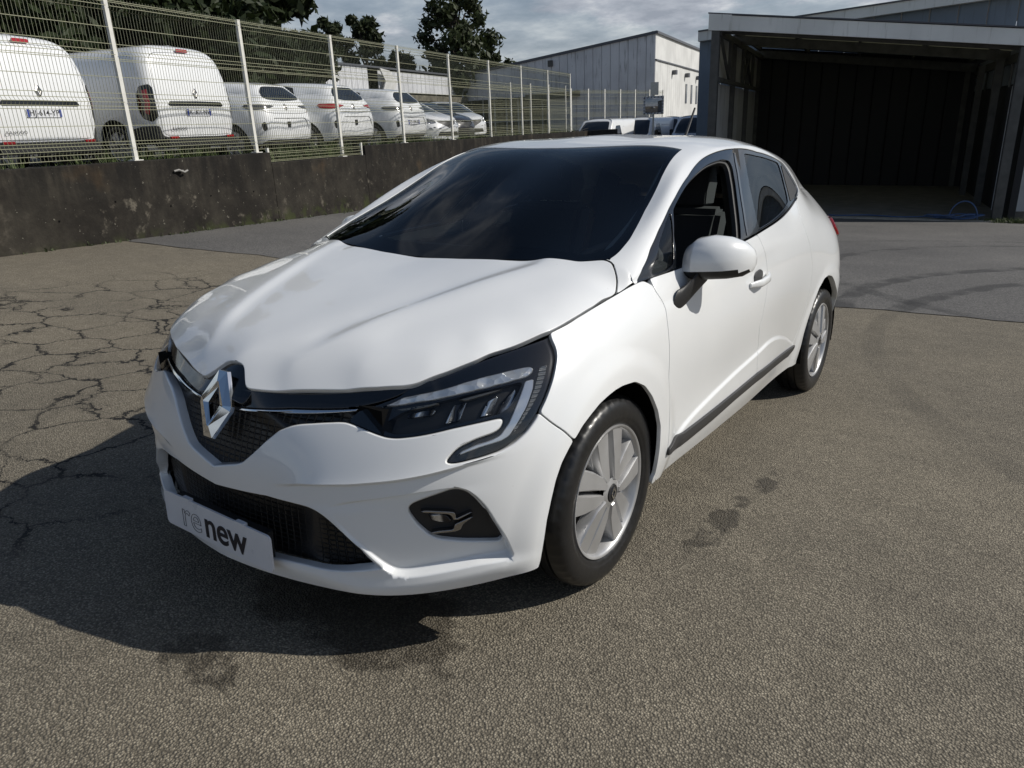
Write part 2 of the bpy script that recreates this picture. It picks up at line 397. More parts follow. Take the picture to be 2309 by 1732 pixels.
def cut_panel(patch, outer, holes=(), off=0.0, res=0.03, gap=0.0, cham=0.0, depth=0.012, step=0.012, it=2, skip=None, hole_gap=0.0, extra=None):
    """returns dict(V, N, F, ring faces, loop normals) for a panel cut out of a patch"""
    O = patch.poly(outer, step, it) if not isinstance(outer, np.ndarray) else outer
    H = [patch.poly(h, step, it) if not isinstance(h, np.ndarray) else h for h in holes]
    def jit(q):
        q = q.copy(); m = np.ones(len(q), bool)
        for c in patch.cu: m &= np.abs(q[:, 0] - c) > 1e-9
        if patch.cw is not None: m &= np.abs(q[:, 1] - patch.cw) > 1e-9
        q[m] += np.random.default_rng(len(q)).uniform(-4e-5, 4e-5, (m.sum(), 2)); return q
    O = jit(O); H = [jit(h) for h in H]
    lo, hi = O.min(0), O.max(0)
    gx = np.arange(lo[0] + res * .5, hi[0], res); gy = np.arange(lo[1] + res * .5, hi[1], res)
    G = np.array([(a, b + (res * .5 if i % 2 else 0)) for i, a in enumerate(gx) for b in gy]) if len(gx) and len(gy) else np.zeros((0, 2))
    if len(G):
        k = inside(O, G) & (dist_poly(O, G) > max(0.4 * min(res, step * 1.5), gap + cham + 0.003))
        for h in H: k &= ~inside(h, G) & (dist_poly(h, G) > max(0.4 * min(res, step * 1.5), gap + cham + 0.003))
        G = G[k]
    pts = [O] + H; edges = []; b = 0
    for q in pts:
        n = len(q); edges += [(b + i, b + (i + 1) % n) for i in range(n)]; b += n
    lines = []
    if extra is not None:
        for q in extra:
            q = q[inside(O, q) & (dist_poly(O, q) > 0.004)] if len(q) else q
            for h in H: q = q[~inside(h, q) & (dist_poly(h, q) > 0.004)]
            for p in lines:
                if len(q): q = q[np.min(np.hypot(q[:, None, 0] - p[None, :, 0], q[:, None, 1] - p[None, :, 1]), axis=1) > .0025]
            if len(q) > 1:
                pts.append(q); lines.append(q)
        if lines and len(G):
            k = np.ones(len(G), bool)
            for q in lines: k &= np.min(np.hypot(G[:, None, 0] - q[None, :, 0], G[:, None, 1] - q[None, :, 1]), axis=1) > .006
            G = G[k]
    A = np.vstack(pts + [G]) if len(G) else np.vstack(pts)
    r = delaunay_2d_cdt([Vector((float(x), float(y))) for x, y in A], edges, [], 0, 1e-7)
    uv = np.array([(v.x, v.y) for v in r[0]]); T = np.array([f for f in r[2]], int)
    cen = uv[T].mean(1); k = inside(O, cen)
    for h in H: k &= ~inside(h, cen)
    T = T[k]
    used = np.unique(T); mp = -np.ones(len(uv), int); mp[used] = np.arange(len(used)); uv = uv[used]; T = mp[T]
    V, N = patch.eval(uv, off)
    # orient
    fn = np.cross(V[T[:, 1]] - V[T[:, 0]], V[T[:, 2]] - V[T[:, 0]])
    if ((fn * N[T[:, 0]]).sum(1)).sum() < 0: T = T[:, ::-1].copy()
    if patch.cw is not None: pass
    oncen = np.zeros(len(uv), bool)
    for c in patch.cu: oncen |= np.abs(uv[:, 0] - c) < 1e-6
    if patch.cw is not None: oncen |= np.abs(uv[:, 1] - patch.cw) < 1e-6
    V[oncen, 0] = 0.0
    nn = N[oncen]; nn[:, 0] = 0; N[oncen] = nn / (np.linalg.norm(nn, axis=1)[:, None] + 1e-12)
    cnt = {}
    for t in T:
        for a, c in ((t[0], t[1]), (t[1], t[2]), (t[2], t[0])): cnt[(a, c)] = 1
    be = [(a, c) for (a, c) in cnt if (c, a) not in cnt and not (oncen[a] and oncen[c])]
    if skip is not None: be = [(a, c) for a, c in be if not skip(V[a], V[c])]
    # inward direction per boundary vertex
    tin = {}
    for a, c in be:
        d = V[c] - V[a]; t = np.cross(N[a], d); t /= np.linalg.norm(t) + 1e-12
        for q in (a, c): tin[q] = tin.get(q, 0) + t
    ring1, ring2 = {}, {}; Vx = list(V); Nx = []
    newV = V.copy()
    for q, t in tin.items():
        t = t / (np.linalg.norm(t) + 1e-12)
        if oncen[q]: t[0] = 0
        tin[q] = t
        newV[q] = V[q] + t * (gap + cham)
        ring1[q] = V[q] + t * gap - N[q] * cham; ring2[q] = V[q] + t * gap - N[q] * depth
    VV = [tuple(v) for v in newV]; F = [tuple(t) for t in T]; LN = [tuple(N[i]) for t in T for i in t]
    i1, i2 = {}, {}
    for q in tin:
        if cham > 0: i1[q] = len(VV); VV.append(tuple(ring1[q]))
        i2[q] = len(VV); VV.append(tuple(ring2[q]))
    for a, c in be:
        if depth <= 0: continue
        na, nc = N[a], N[c]; ta, tc = -tin[a], -tin[c]
        if cham > 0:
            F.append((c, a, i1[a], i1[c])); LN += [tuple(nc), tuple(na), tuple(ta), tuple(tc)]
            F.append((i1[c], i1[a], i2[a], i2[c])); LN += [tuple(tc), tuple(ta), tuple(ta), tuple(tc)]
        else:
            F.append((c, a, i2[a], i2[c])); LN += [tuple(tc), tuple(ta), tuple(ta), tuple(tc)]
    return VV, F, LN

def emit(name, panels, mat, parent, mirror=None):
    """panels: list of (VV, F, LN). mirror None / 'join' (add the mirrored half to the same mesh) / 'flip' (mirrored only)"""
    V, F, L = [], [], []
    for VV, FF, LN in panels:
        for flip in ((False, True) if mirror == 'join' else ((True,) if mirror == 'flip' else (False,))):
            b = len(V); k = 0
            V += [(-x, y, z) if flip else (x, y, z) for x, y, z in VV]
            for f in FF:
                ln = LN[k:k + len(f)]; k += len(f)
                if flip:
                    F.append(tuple(i + b for i in reversed(f))); L += [(-a, c, d) for a, c, d in reversed(ln)]
                else:
                    F.append(tuple(i + b for i in f)); L += list(ln)
    me = bpy.data.meshes.new(name); me.from_pydata(V, [], F); me.update()
    me.polygons.foreach_set('use_smooth', [True] * len(me.polygons))
    if len(me.loops) == len(L): me.normals_split_custom_set(L)
    else: print('loop mismatch', name, len(me.loops), len(L))
    return new_obj(name, me, mat, parent)

# crops used when reading outlines off the photograph -> its own pixel grid
CROP = {'A': (310, 650, 6.32), 'B': (310, 850, 6.32), 'C': (600, 1000, 3.3515), 'D': (780, 740, 4.424), 'E': (300, 700, 2.552),
        'G': (1200, 820, 3.13), 'H': (1400, 300, 2.765), 'R': (1740, 620, 5.92), 'W': (700, 290, 2.602), 'd': (0, 0, 2212 / 2309), 'S': (1480, 740, 4.608), 'K': (1340, 520, 9.217)}
def px(c, *pts):
    x0, y0, k = CROP[c]; out = []
    for q in pts:
        out.append(('p', x0 + q[0] / k, y0 + q[1] / k) + ((q[2],) if len(q) > 2 else ()))
    return out
# ------------------------------------------------------------------ the white hatchback: surface grids (metres, y = 0 at the front axle, -y is forward)
LROWS = [   # per column: r0 (bottom edge) .. r6 (bonnet edge / waist line)
 [(0, -.835, .185), (0, -.838, .28), (0, -.836, .40), (0, -.835, .50), (0, -.815, .575), (0, -.797, .645), (0, -.782, .708)],
 [(.25, -.802, .185), (.25, -.812, .28), (.25, -.815, .40), (.25, -.815, .50), (.25, -.800, .575), (.25, -.772, .65), (.25, -.730, .717)],
 [(.46, -.742, .188), (.46, -.757, .28), (.46, -.762, .41), (.46, -.760, .51), (.46, -.735, .59), (.46, -.697, .665), (.46, -.652, .743)],
 [(.61, -.655, .195), (.62, -.668, .29), (.627, -.672, .42), (.63, -.668, .52), (.628, -.645, .61), (.62, -.605, .69), (.60, -.558, .774)],
 [(.735, -.54, .212), (.750, -.55, .30), (.757, -.555, .42), (.755, -.548, .53), (.745, -.530, .63), (.715, -.50, .725), (.666, -.456, .809)],
 [(.832, -.41, .235), (.843, -.41, .31), (.850, -.40, .42), (.848, -.39, .54), (.834, -.37, .65), (.802, -.33, .755), (.745, -.285, .845)],
 [(.848, 0, .235), (.862, 0, .32), (.870, 0, .43), (.873, 0, .56), (.867, 0, .70), (.838, 0, .815), (.776, -.02, .894)],
 [(.842, .2, .23), (.860, .2, .33), (.868, .2, .44), (.872, .2, .58), (.868, .2, .73), (.842, .2, .852), (.787, .2, .937)],
 [(.830, .42, .225), (.857, .42, .33), (.865, .42, .455), (.871, .42, .595), (.868, .42, .742), (.843, .42, .87), (.803, .42, .955)],
 [(.823, .8, .222), (.855, .8, .33), (.862, .8, .46), (.871, .8, .60), (.871, .8, .75), (.850, .8, .885), (.817, .8, .985)],
 [(.818, 1.12, .222), (.852, 1.12, .33), (.859, 1.12, .46), (.869, 1.12, .605), (.872, 1.12, .76), (.853, 1.12, .90), (.820, 1.12, 1.006)],
 [(.813, 1.42, .225), (.846, 1.42, .33), (.856, 1.42, .46), (.867, 1.42, .61), (.871, 1.42, .77), (.851, 1.42, .92), (.810, 1.42, 1.034)],
 [(.800, 1.95, .235), (.822, 1.95, .34), (.840, 1.95, .47), (.858, 1.95, .63), (.863, 1.95, .80), (.836, 1.95, .965), (.765, 1.95, 1.10)],
 [(.810, 2.24, .242), (.828, 2.24, .345), (.845, 2.24, .48), (.862, 2.24, .65), (.858, 2.24, .83), (.815, 2.24, 1.00), (.725, 2.24, 1.165)],
 [(.820, 2.56, .25), (.838, 2.56, .35), (.856, 2.56, .50), (.868, 2.56, .69), (.848, 2.56, .865), (.778, 2.57, 1.02), (.652, 2.55, 1.165)],
 [(.770, 2.95, .27), (.790, 2.95, .35), (.812, 2.95, .50), (.820, 2.95, .68), (.790, 2.95, .86), (.715, 2.95, 1.0), (.605, 2.89, 1.14)],
 [(.630, 3.12, .28), (.655, 3.15, .36), (.672, 3.17, .50), (.680, 3.17, .68), (.660, 3.14, .86), (.605, 3.10, 1.0), (.525, 3.03, 1.13)],
 [(0, 3.16, .28), (0, 3.20, .36), (0, 3.22, .50), (0, 3.22, .68), (0, 3.19, .86), (0, 3.13, 1.0), (0, 3.06, 1.13)]]
UROWS = [   # columns 7..17: r7 (top of the side glass), r8, r9 (windscreen / roof edge), r10, r11 (centre)
 [(.768, .205, .965), (.735, .215, .990), (.68, .205, 1.004), (.36, .10, .997), (0, .05, .987)],
 [(.748, .43, 1.066), (.712, .43, 1.094), (.655, .44, 1.100), (.36, .32, 1.112), (0, .28, 1.102)],
 [(.688, .75, 1.222), (.655, .75, 1.250), (.605, .75, 1.250), (.33, .62, 1.258), (0, .58, 1.248)],
 [(.635, 1.10, 1.327), (.605, 1.07, 1.352), (.560, 1.04, 1.366), (.31, .95, 1.378), (0, .91, 1.372)],
 [(.622, 1.47, 1.366), (.598, 1.47, 1.387), (.545, 1.45, 1.406), (.30, 1.40, 1.430), (0, 1.35, 1.437)],
 [(.622, 1.95, 1.355), (.595, 1.95, 1.378), (.540, 1.95, 1.400), (.30, 1.95, 1.428), (0, 1.95, 1.436)],
 [(.640, 2.24, 1.300), (.595, 2.22, 1.345), (.535, 2.20, 1.378), (.30, 2.20, 1.410), (0, 2.20, 1.419)],
 [(.622, 2.53, 1.225), (.575, 2.50, 1.305), (.515, 2.47, 1.350), (.30, 2.45, 1.390), (0, 2.45, 1.401)],
 [(.560, 2.83, 1.205), (.520, 2.76, 1.275), (.465, 2.74, 1.318), (.28, 2.74, 1.354), (0, 2.74, 1.365)],
 [(.500, 2.96, 1.190), (.460, 2.88, 1.265), (.415, 2.86, 1.303), (.27, 2.86, 1.330), (0, 2.87, 1.340)],
 [(0, 3.02, 1.18), (0, 2.95, 1.262), (0, 2.93, 1.295), (0, 2.92, 1.315), (0, 2.92, 1.325)]]
CA = 7                                                     # first column that carries the glasshouse
def build_grids(LR=LROWS, UR=UROWS):
    L = np.array(LR, float); U = np.array(UR, float); nc = len(L)
    mir = np.array([-1, 1, 1.0])
    Lg = np.concatenate([L[2:0:-1] * mir, L, L[-2:-4:-1] * mir])            # ghosts across both centre lines
    full = np.concatenate([L[CA:], U], axis=1)                              # rows 0..11
    full = np.concatenate([full, full[:, -2:-4:-1] * mir], axis=1)          # ghost rows across the roof centre
    fullg = np.concatenate([full, full[-2:-4:-1] * mir])
    d = np.linalg.norm(np.diff(Lg[:, 1:6], axis=0), axis=2).mean(1)
    ug = np.concatenate([[0], np.cumsum(d)]); ug -= ug[2]
    wr = np.concatenate([[0], np.cumsum(np.linalg.norm(np.diff(full[:-1], axis=1), axis=2).mean(0))])
    w7 = wr[:7]; wb = wr[6]; wc = wr[11]; uA = ug[2 + CA]; uR = ug[2 + nc - 1]
    def evL(u, w):
        u = np.asarray(u, float); w = np.asarray(w, float)
        B7 = spl(w7, w); BF = spl(wr, w); Bu = spl(ug, u)
        Q1 = np.einsum('nr,crk->nck', B7, Lg[:2 + CA]); Q2 = np.einsum('nr,crk->nck', BF, fullg)
        return np.einsum('nc,nck->nk', Bu, np.concatenate([Q1, Q2], axis=1))
    uU = ug[2 + CA:]
    def evU(u, w):
        u = np.asarray(u, float); w = np.asarray(w, float)
        Q = np.einsum('nr,crk->nck', spl(wr, w), fullg)
        return np.einsum('nc,nck->nk', spl(uU, u), Q)
    PL = Patch(evL, (0, uR), (0, wb + .03), (0.0, uR)); PU = Patch(evU, (uA - .09, uR), (wb - .05, wc), (uR,), wc)
    PL.wb = PU.wb = wb; PU.wc = PL.wc = wc; PL.uA = PU.uA = uA; PL.uR = PU.uR = uR; PL.ug = ug[2:]; PL.w7 = w7; PU.wr = wr
    for p in (PL, PU):
        uv = np.array([[(p.ur[0] + p.ur[1]) / 2, (p.wr[0] + p.wr[1]) / 2]]); P, N = p.eval(uv)
        if N[0] @ (P[0] - np.array([0, 1.2, .5])) < 0: p.sgn = -1.0
    return PL, PU
BON = [  # bonnet: columns centre -> edge, rows front -> rear
 [(0, -.782, .708), (0, -.725, .764), (0, -.60, .829), (0, -.38, .894), (0, -.15, .946), (0, .055, .987)],
 [(.2, -.742, .712), (.2, -.687, .768), (.2, -.56, .835), (.2, -.35, .899), (.2, -.12, .951), (.2, .068, .991)],
 [(.4, -.678, .735), (.405, -.622, .786), (.41, -.50, .845), (.41, -.30, .905), (.41, -.08, .957), (.4, .115, .997)],
 [(.565, -.598, .759), (.575, -.54, .800), (.59, -.43, .849), (.60, -.25, .903), (.605, -.03, .953), (.60, .172, 1.000)],
 [(.666, -.456, .809), (.672, -.41, .831), (.682, -.32, .861), (.692, -.17, .902), (.70, .0, .938), (.692, .185, .990)],
 [(.757, -.25, .853), (.762, -.21, .861), (.768, -.14, .874), (.774, -.05, .889), (.776, .04, .902), (.768, .14, .916)]]
def build_bonnet():
    """height field z(x, y) through the control points, carried on past the shut lines"""
    pts = np.array([q for c in BON for q in c] + [(.785, .20, .937), (.768, .205, .965), (.735, .215, .990), (.68, .205, 1.004), (.82, -.22, .80), (.83, -.02, .84), (.845, .2, .852), (.74, -.42, .765), (.66, -.55, .745), (.36, .10, .997)], float)
    pts = np.concatenate([pts, pts[pts[:, 0] > .01] * [-1, 1, 1]]); n = len(pts)
    ph = lambda r: np.where(r > 1e-9, r * r * np.log(r + 1e-12), 0.0)
    R = np.hypot(pts[:, None, 0] - pts[None, :, 0], pts[:, None, 1] - pts[None, :, 1]); Q = np.c_[np.ones(n), pts[:, :2]]
    A = np.block([[ph(R) + 2e-5 * np.eye(n), Q], [Q.T, np.zeros((3, 3))]]); cf = np.linalg.solve(A, np.r_[pts[:, 2], 0, 0, 0])
    def H(x, y):
        r = np.hypot(x[:, None] - pts[None, :, 0], y[:, None] - pts[None, :, 1]); return ph(r) @ cf[:n] + cf[n] + cf[n + 1] * x + cf[n + 2] * y
    def ev(u, v):
        u = np.asarray(u, float); v = np.asarray(v, float); return np.c_[u, v, H(u, v)]
    p = Patch(ev, (0, .84), (-.84, .30), (0.0,))
    P, N = p.eval(np.array([[.2, -.2]]))
    if N[0][2] < 0: p.sgn = -1.0
    return p
PL, PU = build_grids(); PB = build_bonnet()

# --- outlines read off the photograph (right half of the picture = left side of the car)
OPEN_LOW = [('f', 0, .478)] + px('B', (1400, 1239), (1480, 1215), (1600, 1110), (1800, 920), (2000, 760)) + \
    px('E', (905, 662), (960, 652), (1080, 645), (1190, 640), (1225, 646)) + \
    px('D', (0, 935), (130, 985), (280, 1050), (400, 1090), (500, 1100), (700, 1080), (1050, 1005), (1400, 930), (1530, 900), (1568, 905), (1572, 940), (1540, 1010),
       (1480, 1050), (1300, 1110), (1150, 1180), (1080, 1230), (1010, 1310), (1000, 1335), (1020, 1348), (1100, 1345), (1350, 1290), (1540, 1230), (1680, 1150),
       (1800, 1040), (1900, 900))
LAMP_REAR = px('D', (1930, 840), (1990, 720), (2060, 520), (2090, 380), (2105, 270), (2090, 190), (2050, 110), (2033, 42))
HOOD_FRONT = px('A', (1290, 1036, 'c'), (1400, 1056), (1470, 1085), (1500, 1120), (1507, 1200), (1510, 1300), (1515, 1370), (1530, 1412), (1560, 1436), (1610, 1448), (1800, 1466), (2100, 1470)) + \
    px('D', (0, 622), (300, 600), (560, 585), (660, 570), (740, 545), (1000, 445), (1300, 330), (1600, 212), (1850, 110), (2033, 40))
SHUT = [('p', 1257, 740), ('p', 1300, 714.7), ('p', 1340, 691), ('p', 1390, 661.6), ('p', 1432, 639)]
CUT_BUMPER = px('D', (1930, 840), (2040, 930), (2160, 1020), (2205, 1066)) + px('G', (283, 540))
ARCH_F = px('G', (283, 540), (245, 610), (200, 700), (160, 820), (130, 950), (98, 1100), (75, 1260), (55, 1370))
ARCH_R = px('G', (283, 540), (340, 440), (400, 360), (460, 285), (520, 230), (570, 190), (620, 160), (710, 130), (780, 160), (830, 230), (870, 330), (890, 440), (885, 560), (870, 680), (850, 780))
GAP_F = px('K', (1220, 1140), (1280, 1270), (1340, 1350), (1400, 1440), (1455, 1550), (1490, 1650)) + px('H', (288, 1160), (298, 1260)) + px('S', (138, 200), (130, 500), (115, 900), (95, 1230), (84, 1300))
GAP_R = px('H', (855, 640), (868, 665), (885, 705), (905, 770), (915, 860), (912, 960), (898, 1070), (875, 1180)) + px('S', (1073, -20), (1060, 200), (1040, 250), (1025, 330), (1022, 500))
SILL = px('S', (84, 1300), (300, 1120), (550, 915), (800, 695), (1022, 510))
SILL_R = px('S', (1200, 368), (1300, 290), (1375, 220), (1408, 172))
GAP_RD = px('H', (1092, 420), (1118, 520), (1155, 620), (1185, 730), (1195, 830), (1190, 920), (1165, 1040), (1130, 1160), (1090, 1270)) + px('S', (1408, 172))
def offset_line(P, d, closed, step=.006):
    Q = resample(P, step, closed)[0]
    if closed: Q = smooth_closed(Q, np.zeros(len(Q), bool), 3); t = np.roll(Q, -1, 0) - np.roll(Q, 1, 0)
    else:
        for _ in range(4): Q[1:-1] = .25 * Q[:-2] + .5 * Q[1:-1] + .25 * Q[2:]
        t = np.gradient(Q, axis=0)
    n = np.c_[-t[:, 1], t[:, 0]]; n /= np.linalg.norm(n, axis=1)[:, None] + 1e-12
    if closed:
        a = .5 * (Q[:, 0] @ np.roll(Q[:, 1], -1) - Q[:, 1] @ np.roll(Q[:, 0], -1))
        if a < 0: n = -n
    R = Q + n * d; keep = dist_poly(P, R, closed) > abs(d) * .93 - 1e-6
    return R[keep]
def build_disps():
    # wheel arch flares
    def flare(q, P):
        y, z = P[:, 1], P[:, 2]
        d1 = np.hypot(y + .03, z - .31); d2 = np.hypot(y - 2.55, z - .31)
        m = (P[:, 0] > .55)
        return m * (.009 * (1 - sstep(.40, .475, d1)) + .008 * (1 - sstep(.40, .47, d2)))
    PL.disps.append(flare)
    # lower door scallop: the panel swells below a rising crease
    cr = np.array([PL.uvof(i) for i in px('S', (130, 1200), (180, 1120), (260, 1000), (380, 860), (600, 640), (800, 450), (1050, 230), (1150, 130), (1210, 90), (1270, 72), (1330, 82), (1380, 115), (1412, 148), (1440, 190))])
    low = np.array([PL.uvof(i) for i in SILL + SILL_R[:3]])
    crd = resample(cr, .02)[0]
    for _ in range(4): crd[1:-1] = .25 * crd[:-2] + .5 * crd[1:-1] + .25 * crd[2:]
    closed_cr = np.vstack([crd, [[crd[-1, 0], -.2], [crd[0, 0], -.2]]])
    def scallop(q, P):
        r = np.zeros(len(q)); k = (P[:, 1] > .2) & (P[:, 1] < 2.2) & (P[:, 2] < .75)
        if k.any():
            d = dist_poly(crd, q[k], False); s = np.where(inside(closed_cr, q[k]), d, -d)
            wl = np.interp(q[k, 0], low[:, 0], low[:, 1])
            r[k] = .010 * sstep(-.003, .018, s) * sstep(-.03, .02, q[k, 1] - wl) * sstep(crd[0, 0], crd[0, 0] + .10, q[k, 0])
        return r
    PL.disps.append(scallop)
    PL.rows_door = [offset_line(crd, d_, False) for d_ in (-.006, .002, .010, -.028, -.020, -.012)]
    # front bumper: sunken fog-lamp pocket, proud lower lip, ledge above
    pk = np.array([PL.uvof(i) for i in px('C', (430, 480), (600, 452), (900, 418), (1150, 380), (1330, 352), (1430, 338), (1512, 350), (1580, 392), (1664, 478), (1746, 608),
                                          (1816, 712), (1872, 838), (1850, 868), (1600, 915), (1350, 968), (1150, 1003), (1050, 1012), (960, 1000), (880, 950), (760, 850), (640, 740), (520, 600))])
    pk = resample(pk, .012, True)[0]; pk = smooth_closed(pk, np.zeros(len(pk), bool), 2)
    def pocket(q, P):
        r = np.zeros(len(q)); k = (P[:, 2] < .6) & (P[:, 1] < -.2)
        if k.any():
            s = np.where(inside(pk, q[k]), 1, -1) * dist_poly(pk, q[k])
            deep = .034 * sstep(.40, .66, P[k, 0])
            r[k] = -deep * sstep(-.001, .010, s)
        return r
    PL.disps.append(pocket)
    PL.pk = pk; 
    PL.rows_front = [offset_line(pk, d_, True) for d_ in (-.003, .002, .006, .011)]
    lip = np.array([PL.uvof(i) for i in [('f', 0, .215)] + px('C', (130, 905), (400, 985), (600, 1050), (700, 1078), (860, 1090), (1100, 1068), (1400, 1015), (1700, 945), (1850, 905), (2000, 860))])
    def lipf(q, P):      # lower lip stands out below the intake and the pocket
        r = np.zeros(len(q)); k = (P[:, 2] < .36) & (P[:, 1] < -.2)
        if k.any():
            wl = np.interp(q[k, 0], lip[:, 0], lip[:, 1]); f = 1 - sstep(.78, .85, P[k, 0])
            d = q[k, 1] - wl
            r[k] = .011 * f * sstep(.05, .3, P[k, 0]) * np.exp(-(d / np.where(d > 0, .03, .05)) ** 2)
        return r
    PL.disps.append(lipf)
    PL.rows_front += [offset_line(lip, d_, False) for d_ in (-.09, -.06, -.03, -.012, 0, .012, .03, .045)]
    led = np.array([PL.uvof(i) for i in [('f', 0, .452)] + px('C', (60, 300), (250, 296), (420, 300), (620, 300), (760, 290), (950, 272), (1200, 228), (1350, 190), (1500, 150), (1700, 95))])
    def ledge(q, P):     # soft shelf: lower side undercut
        r = np.zeros(len(q)); k = (P[:, 2] < .72) & (P[:, 2] > .3) & (P[:, 1] < -.2)
        if k.any():
            wl = np.interp(q[k, 0], led[:, 0], led[:, 1]); x = P[k, 0]
            f = sstep(.22, .42, x) * (1 - sstep(.66, .80, x)); d = q[k, 1] - wl
            r[k] = f * (.011 * np.exp(-np.clip(d, 0, None) / .06) * (d >= 0) + .011 * (1 - sstep(0, .022, -d)) * (d < 0) - .005 * (1 - sstep(.10, .16, -d)) * sstep(0, .02, -d))
        return r
    PL.disps.append(ledge)
    PL.rows_front += [offset_line(led, d_, False) for d_ in (-.024, -.014, -.005, 0.0, .006, .016)]
    # bonnet: two ridges that run from the windscreen corners to the badge, dished middle
    def ridge(q, P):
        x, y = np.abs(P[:, 0]), P[:, 1]; t = np.clip((y + .78) / .86, 0, 1)
        xc = .15 + .36 * t ** .8; d = x - xc
        return .011 * np.exp(-(np.clip(d, 0, None) / .10) ** 2) * np.where(d > 0, 1, np.exp(-(d / .045) ** 2)) * sstep(.04, .30, t) - .004 * (1 - sstep(0, .2, x)) * sstep(.1, .4, t)
    PB.disps.append(ridge)
build_disps()
# ------------------------------------------------------------------ panels of the white hatchback
def wheel_meshes():
    """outer face towards +x, axle through the origin"""
    R, RR, W2 = .312, .2205, .0975
    prof = [(-W2 + .02, .205), (-W2 + .004, .23), (-W2, .262), (-W2 + .012, .297), (-W2 + .03, R - .003), (-.045, R), (-.044, R - .008), (-.036, R - .008), (-.035, R), (-.004, R), (-.003, R - .008), (.005, R - .008),
            (.006, R), (.035, R), (.036, R - .008), (.044, R - .008), (.045, R), (W2 - .03, R - .003), (W2 - .017, .303), (W2 - .009, .296), (W2 - .003, .283), (W2, .268), (W2 - .001, .250), (W2 - .003, .240), (W2 - .006, .236), (W2 - .006, .230), (W2 - .012, .222), (W2 - .022, .214), (W2 - .03, .205)]
    n = 150; V = []; F = []
    for i in range(n):
        a = 2 * math.pi * i / n
        for (x, r) in prof:
            rr = r - (.004 if (r > .296 and i % 3 == 0 and abs(x) > .046) else 0)
            V.append((x, rr * math.cos(a), rr * math.sin(a)))
    m = len(prof)
    for i in range(n):
        for k in range(m - 1): F.append((i * m + k, ((i + 1) % n) * m + k, ((i + 1) % n) * m + k + 1, i * m + k + 1))
    tyre = mesh_from('tyre', V, F, True)
    bm = bmesh.new(); bm.from_mesh(tyre); bmesh.ops.recalc_face_normals(bm, faces=bm.faces); bm.to_mesh(tyre); bm.free()
    tyre.polygons.foreach_set('use_smooth', [True] * len(tyre.polygons)); tyre.set_sharp_from_angle(angle=math.radians(40))
    tyre.materials.append(MAT['rubber'])
    # wheel trim: outer ring, five forked arms with recessed webs, hub
    XF = W2 - .012
    def lathe(pr, n=96):
        V = [(x, r * math.cos(2 * math.pi * i / n), r * math.sin(2 * math.pi * i / n)) for i in range(n) for x, r in pr]; m = len(pr)
        return V, [(i * m + k, ((i + 1) % n) * m + k, ((i + 1) % n) * m + k + 1, i * m + k + 1) for i in range(n) for k in range(m - 1)]
    ring = MB(); ring.add(*lathe([(XF - .030, .2180), (XF - .004, .2205), (XF + .003, .2175), (XF + .002, .2120), (XF - .004, .2060), (XF - .030, .198), (XF - .075, .190), (XF - .13, .185), (XF - .13, .195)]))
    disc = MB(); disc.add(*lathe([(XF - .060, .190), (XF - .056, .12), (XF - .05, .04)], 48))
    spokes = MB(); cent = [0, 0]
    def slab(poly, xf, xb, sh):
        """poly of (radius, angle) -> chamfered slab; xf, xb give front depth at a radius"""
        n = len(poly); c = np.mean([(r * math.cos(a), r * math.sin(a)) for r, a in poly], 0)
        Pt = [np.array([r * math.cos(a), r * math.sin(a)]) for r, a in poly]
        def dep(r): return xf + (sh * (r - .06) / .14)
        V = []
        for p in Pt:
            q = p + (c - p) / np.linalg.norm(c - p) * .006; V.append((dep(np.hypot(*q)), q[0], q[1]))
        for p in Pt: V.append((dep(np.hypot(*p)) - .007, p[0], p[1]))
        for p in Pt: V.append((xb, p[0], p[1]))
        F = [tuple(range(n))]
        for k in range(2): F += [(k * n + i, k * n + (i + 1) % n, (k + 1) * n + (i + 1) % n, (k + 1) * n + i) for i in range(n)]
        spokes.add(V, F)
    for k in range(5):
        a0 = math.radians(54 + 72 * k); d = math.radians
        slab([(.040, a0 + d(1)), (.088, a0 + d(1)), (.150, a0 + d(9)), (.206, a0 + d(15)), (.214, a0 + d(17)), (.214, a0 + d(33.5)), (.120, a0 + d(32)), (.065, a0 + d(28)), (.040, a0 + d(24))], XF + .010, XF - .04, -.012)
        slab([(.040, a0 - d(24)), (.065, a0 - d(30)), (.120, a0 - d(33.5)), (.214, a0 - d(34.5)), (.214, a0 - d(17)), (.206, a0 - d(15)), (.150, a0 - d(9)), (.088, a0 - d(1)), (.040, a0 - d(1))], XF + .004, XF - .04, -.014)
        slab([(.075, a0 - d(8)), (.15, a0 - d(11)), (.205, a0 - d(17)), (.207, a0 - d(2)), (.15, a0 - d(1)), (.08, a0 - d(1))], XF - .024, XF - .05, -.02)
    hub = MB(); hub.add(*lathe([(XF + .004, .050), (XF + .009, .036), (XF + .010, .031)], 40))
    cap = MB(); cap.add(*lathe([(XF + .008, .030), (XF + .013, .027), (XF + .0135, .0)], 40))
    dia = MB()
    for s0, s1 in (((0, .019), (.012, 0)), ((.012, 0), (0, -.019)), ((0, -.019), (-.012, 0)), ((-.012, 0), (0, .019))):
        dia.bar((XF + .0145, *s0), (XF + .0145, *s1), .006, .003, up=(1, 0, 0))
    out = {'tyre': (tyre, [])}
    def mk(mb, name, mat):
        o = mb.build(name, mat, smooth=True); me = o.data; bpy.data.objects.remove(o); return me
    return tyre, mk(ring, 'rim', 'rim_silver'), mk(disc, 'brake_disc', 'rim_dark'), mk(spokes, 'spokes', 'rim_silver'), mk(hub, 'hub', 'rim_silver'), mk(cap, 'hub_cap', 'black_plastic'), mk(dia, 'badge', 'chrome')
WM = wheel_meshes()
